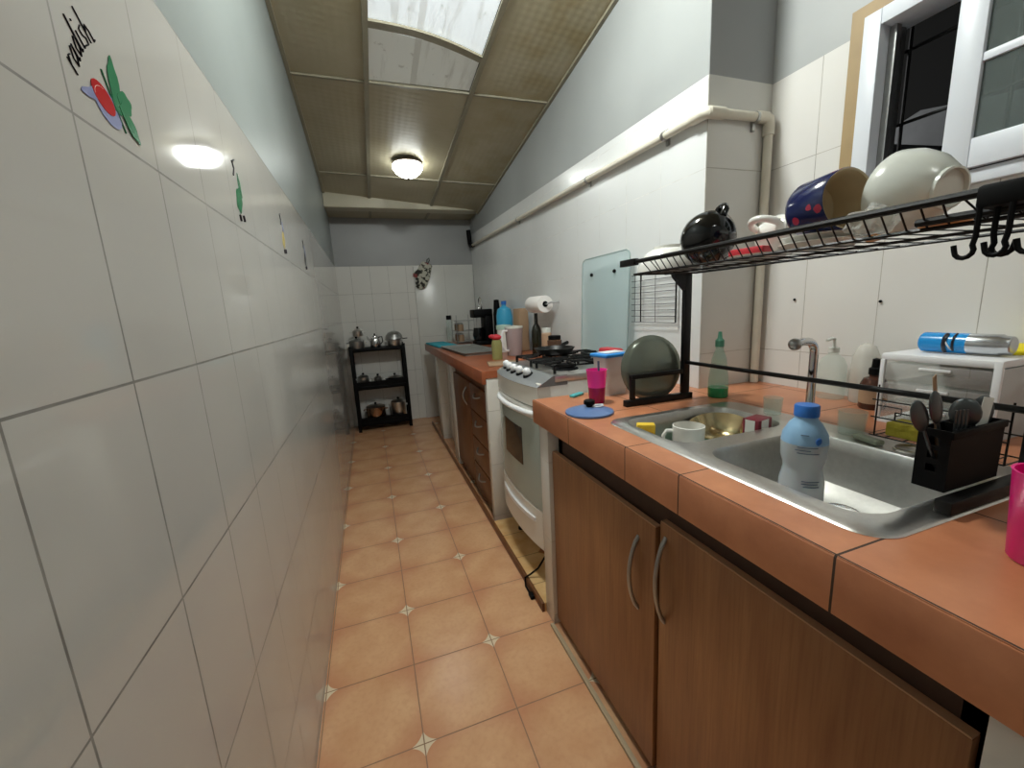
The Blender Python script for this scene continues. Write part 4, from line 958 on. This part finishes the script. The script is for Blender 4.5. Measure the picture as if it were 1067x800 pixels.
# ---------------------------------------------------------------- black shelf of pots at the far end
sh = thing('shelf_rack', 'black three tier shelf rack against the far wall', 'shelf', (.06, 4.84, 0))
sx0, sx1, sy0, sy1 = -.235, .355, 4.70, 4.978
for x in (sx0, sx1-.035):
    for y in (sy0, sy1-.035): W(MB().box(x, x+.035, y, y+.035, 0, .96, .003), 'leg', M['black_pl'], sh)
tiers = (.10, .51, .93)
for z in tiers: W(MB().box(sx0+.002, sx1-.002, sy0+.002, sy1-.002, z-.035, z, .004), 'tray', M['black_pl'], sh)
def rim(z): return None
for z in (.15, .565):
    b = MB(); b.box(sx0+.035, sx1-.035, sy0+.004, sy0+.014, z-.05, z+.0); W(b, 'lip', M['black_pl'], sh)
def pot(x, y, z, r_, h_, label, mat, lidm=None, name='cooking_pot', knob=True, long=False):
    o = place(name, label, 'pot', (x, y, z+.0006), RZ(random.uniform(-15, 15)))
    MB().lathe([(0, 0), (r_*.94, 0), (r_, .008), (r_, h_), (r_+.004, h_+.002), (r_-.003, h_), (r_-.004, .01), (0, .006)], 32).build('body', mat, o)
    if lidm:
        l_ = MB().lathe([(r_+.002, h_+.003), (r_*.8, h_+.015), (r_*.3, h_+.026), (0, h_+.028)], 32).build('lid', lidm, o)
        if knob: MB().lathe([(0, h_+.027), (.008, h_+.027), (.014, h_+.04), (.012, h_+.048), (0, h_+.05)], 14).build('knob', M['black_pl'], l_)
    if long: MB().tube([(-r_, 0, h_*.8), (-r_-.06, 0, h_*.9), (-r_-.10, 0, h_)], .008, 8).build('handle', M['black_pl'], o)
    else:
        for sg in (-1, 1): MB().tube([(sg*(r_-.002), -.03, h_*.78), (sg*(r_+.025), -.026, h_*.8), (sg*(r_+.025), .026, h_*.8), (sg*(r_-.002), .03, h_*.78)], .005, 8).build('handle', mat, o)
    return o
pot(-.03, 4.82, .10, .105, .155, 'large copper toned pot with lid on the bottom shelf', M['copper'], M['steel'])
pot(.225, 4.82, .10, .085, .185, 'tall steel pot with lid on the bottom shelf', M['steel'], M['steel'])
pot(-.125, 4.82, .51, .060, .095, 'small steel pot with lid at the left of the middle shelf', M['steel'], M['steel'])
pot(.030, 4.82, .51, .045, .070, 'smallest steel pot in the centre of the middle shelf', M['steel'], M['steel'])
pot(.215, 4.82, .51, .078, .060, 'shallow pan with steel lid at the right of the middle shelf', M['black'], M['steel'])
pot(-.150, 4.80, .93, .078, .085, 'dull aluminium pot at the left end of the top shelf', M['alu'], M['alu'])
pot(-.125, 4.80, .93+.085+.052, .055, .055, 'small steel pot stacked on the left pot of the top shelf', M['steel'], M['steel'])
o = place('kettle', 'shiny steel kettle in the middle of the top shelf', 'kettle', (.045, 4.80, .9306))
MB().lathe([(0, 0), (.050, 0), (.055, .01), (.052, .06), (.040, .11), (.028, .13), (0, .137)], 32).build('body', M['chrome'], o)
MB().tube([(-.04, 0, .07), (-.07, 0, .10), (-.082, 0, .13)], [.014, .009, .007], 10).build('spout', M['chrome'], o)
MB().tube([(.04, 0, .11), (.075, 0, .115), (.080, 0, .06), (.053, 0, .03)], .006, 8).build('handle', M['black_pl'], o); MB().sphere((0, 0, .145), .010, 12).build('knob', M['black_pl'], o)
pot(.250, 4.80, .93, .078, .070, 'steel pot at the right end of the top shelf', M['steel'])
o = place('strainer', 'wire mesh strainer lying over the right pot on the top shelf', 'strainer', (.250, 4.80, .93+.0755))
MB().lathe([(.098, 0), (.100, .004), (.090, .045), (.060, .080), (.02, .095), (0, .096), (0, .093), (.06, .076), (.087, .043), (.096, 0)], 32).build('dome', M['alu'], o)
MB().tube([(.095, -.01, .003), (.13, -.02, .005), (.145, -.02, .005)], .005, 8).build('handle', M['black_pl'], o)

# ---------------------------------------------------------------- light, world, camera
w = bpy.data.worlds.new('World'); bpy.context.scene.world = w; w.use_nodes = True
pl_ = bpy.data.lights.new('outside_fill', 'POINT'); pl_.energy = 45; pl_.shadow_soft_size = .08; po = bpy.data.objects.new('outside_fill', pl_); C.objects.link(po); po.location = (2.0, 2.6, 2.5)  # added fill, no lamp stands there; brightens the roof beyond the window
w.node_tree.nodes['Background'].inputs[0].default_value = (.02, .02, .022, 1); w.node_tree.nodes['Background'].inputs[1].default_value = .5

cam = bpy.data.cameras.new('camera'); co = bpy.data.objects.new('camera', cam); C.objects.link(co)
cam.sensor_width = 36; cam.lens = 422.9076/1067*36; cam.clip_start = .02; cam.clip_end = 50
yaw, pit, rol = math.radians(18.76357), math.radians(10.62776), math.radians(-3.01271)
f = Vector((math.sin(yaw)*math.cos(pit), math.cos(yaw)*math.cos(pit), -math.sin(pit))); r0 = Vector((math.cos(yaw), -math.sin(yaw), 0)); u0 = r0.cross(f)
c_, s_ = math.cos(rol), math.sin(rol); rt = c_*r0 + s_*u0; up = -s_*r0 + c_*u0
m = Matrix((rt, up, -f)).transposed().to_4x4(); m.translation = (0, 0, 1.28692); co.matrix_world = m
bpy.context.scene.camera = co
vs = bpy.context.scene.view_settings
vs.view_transform = 'Standard'; vs.look = 'None'; vs.gamma = 1; vs.use_curve_mapping = False; vs.exposure = 0.0
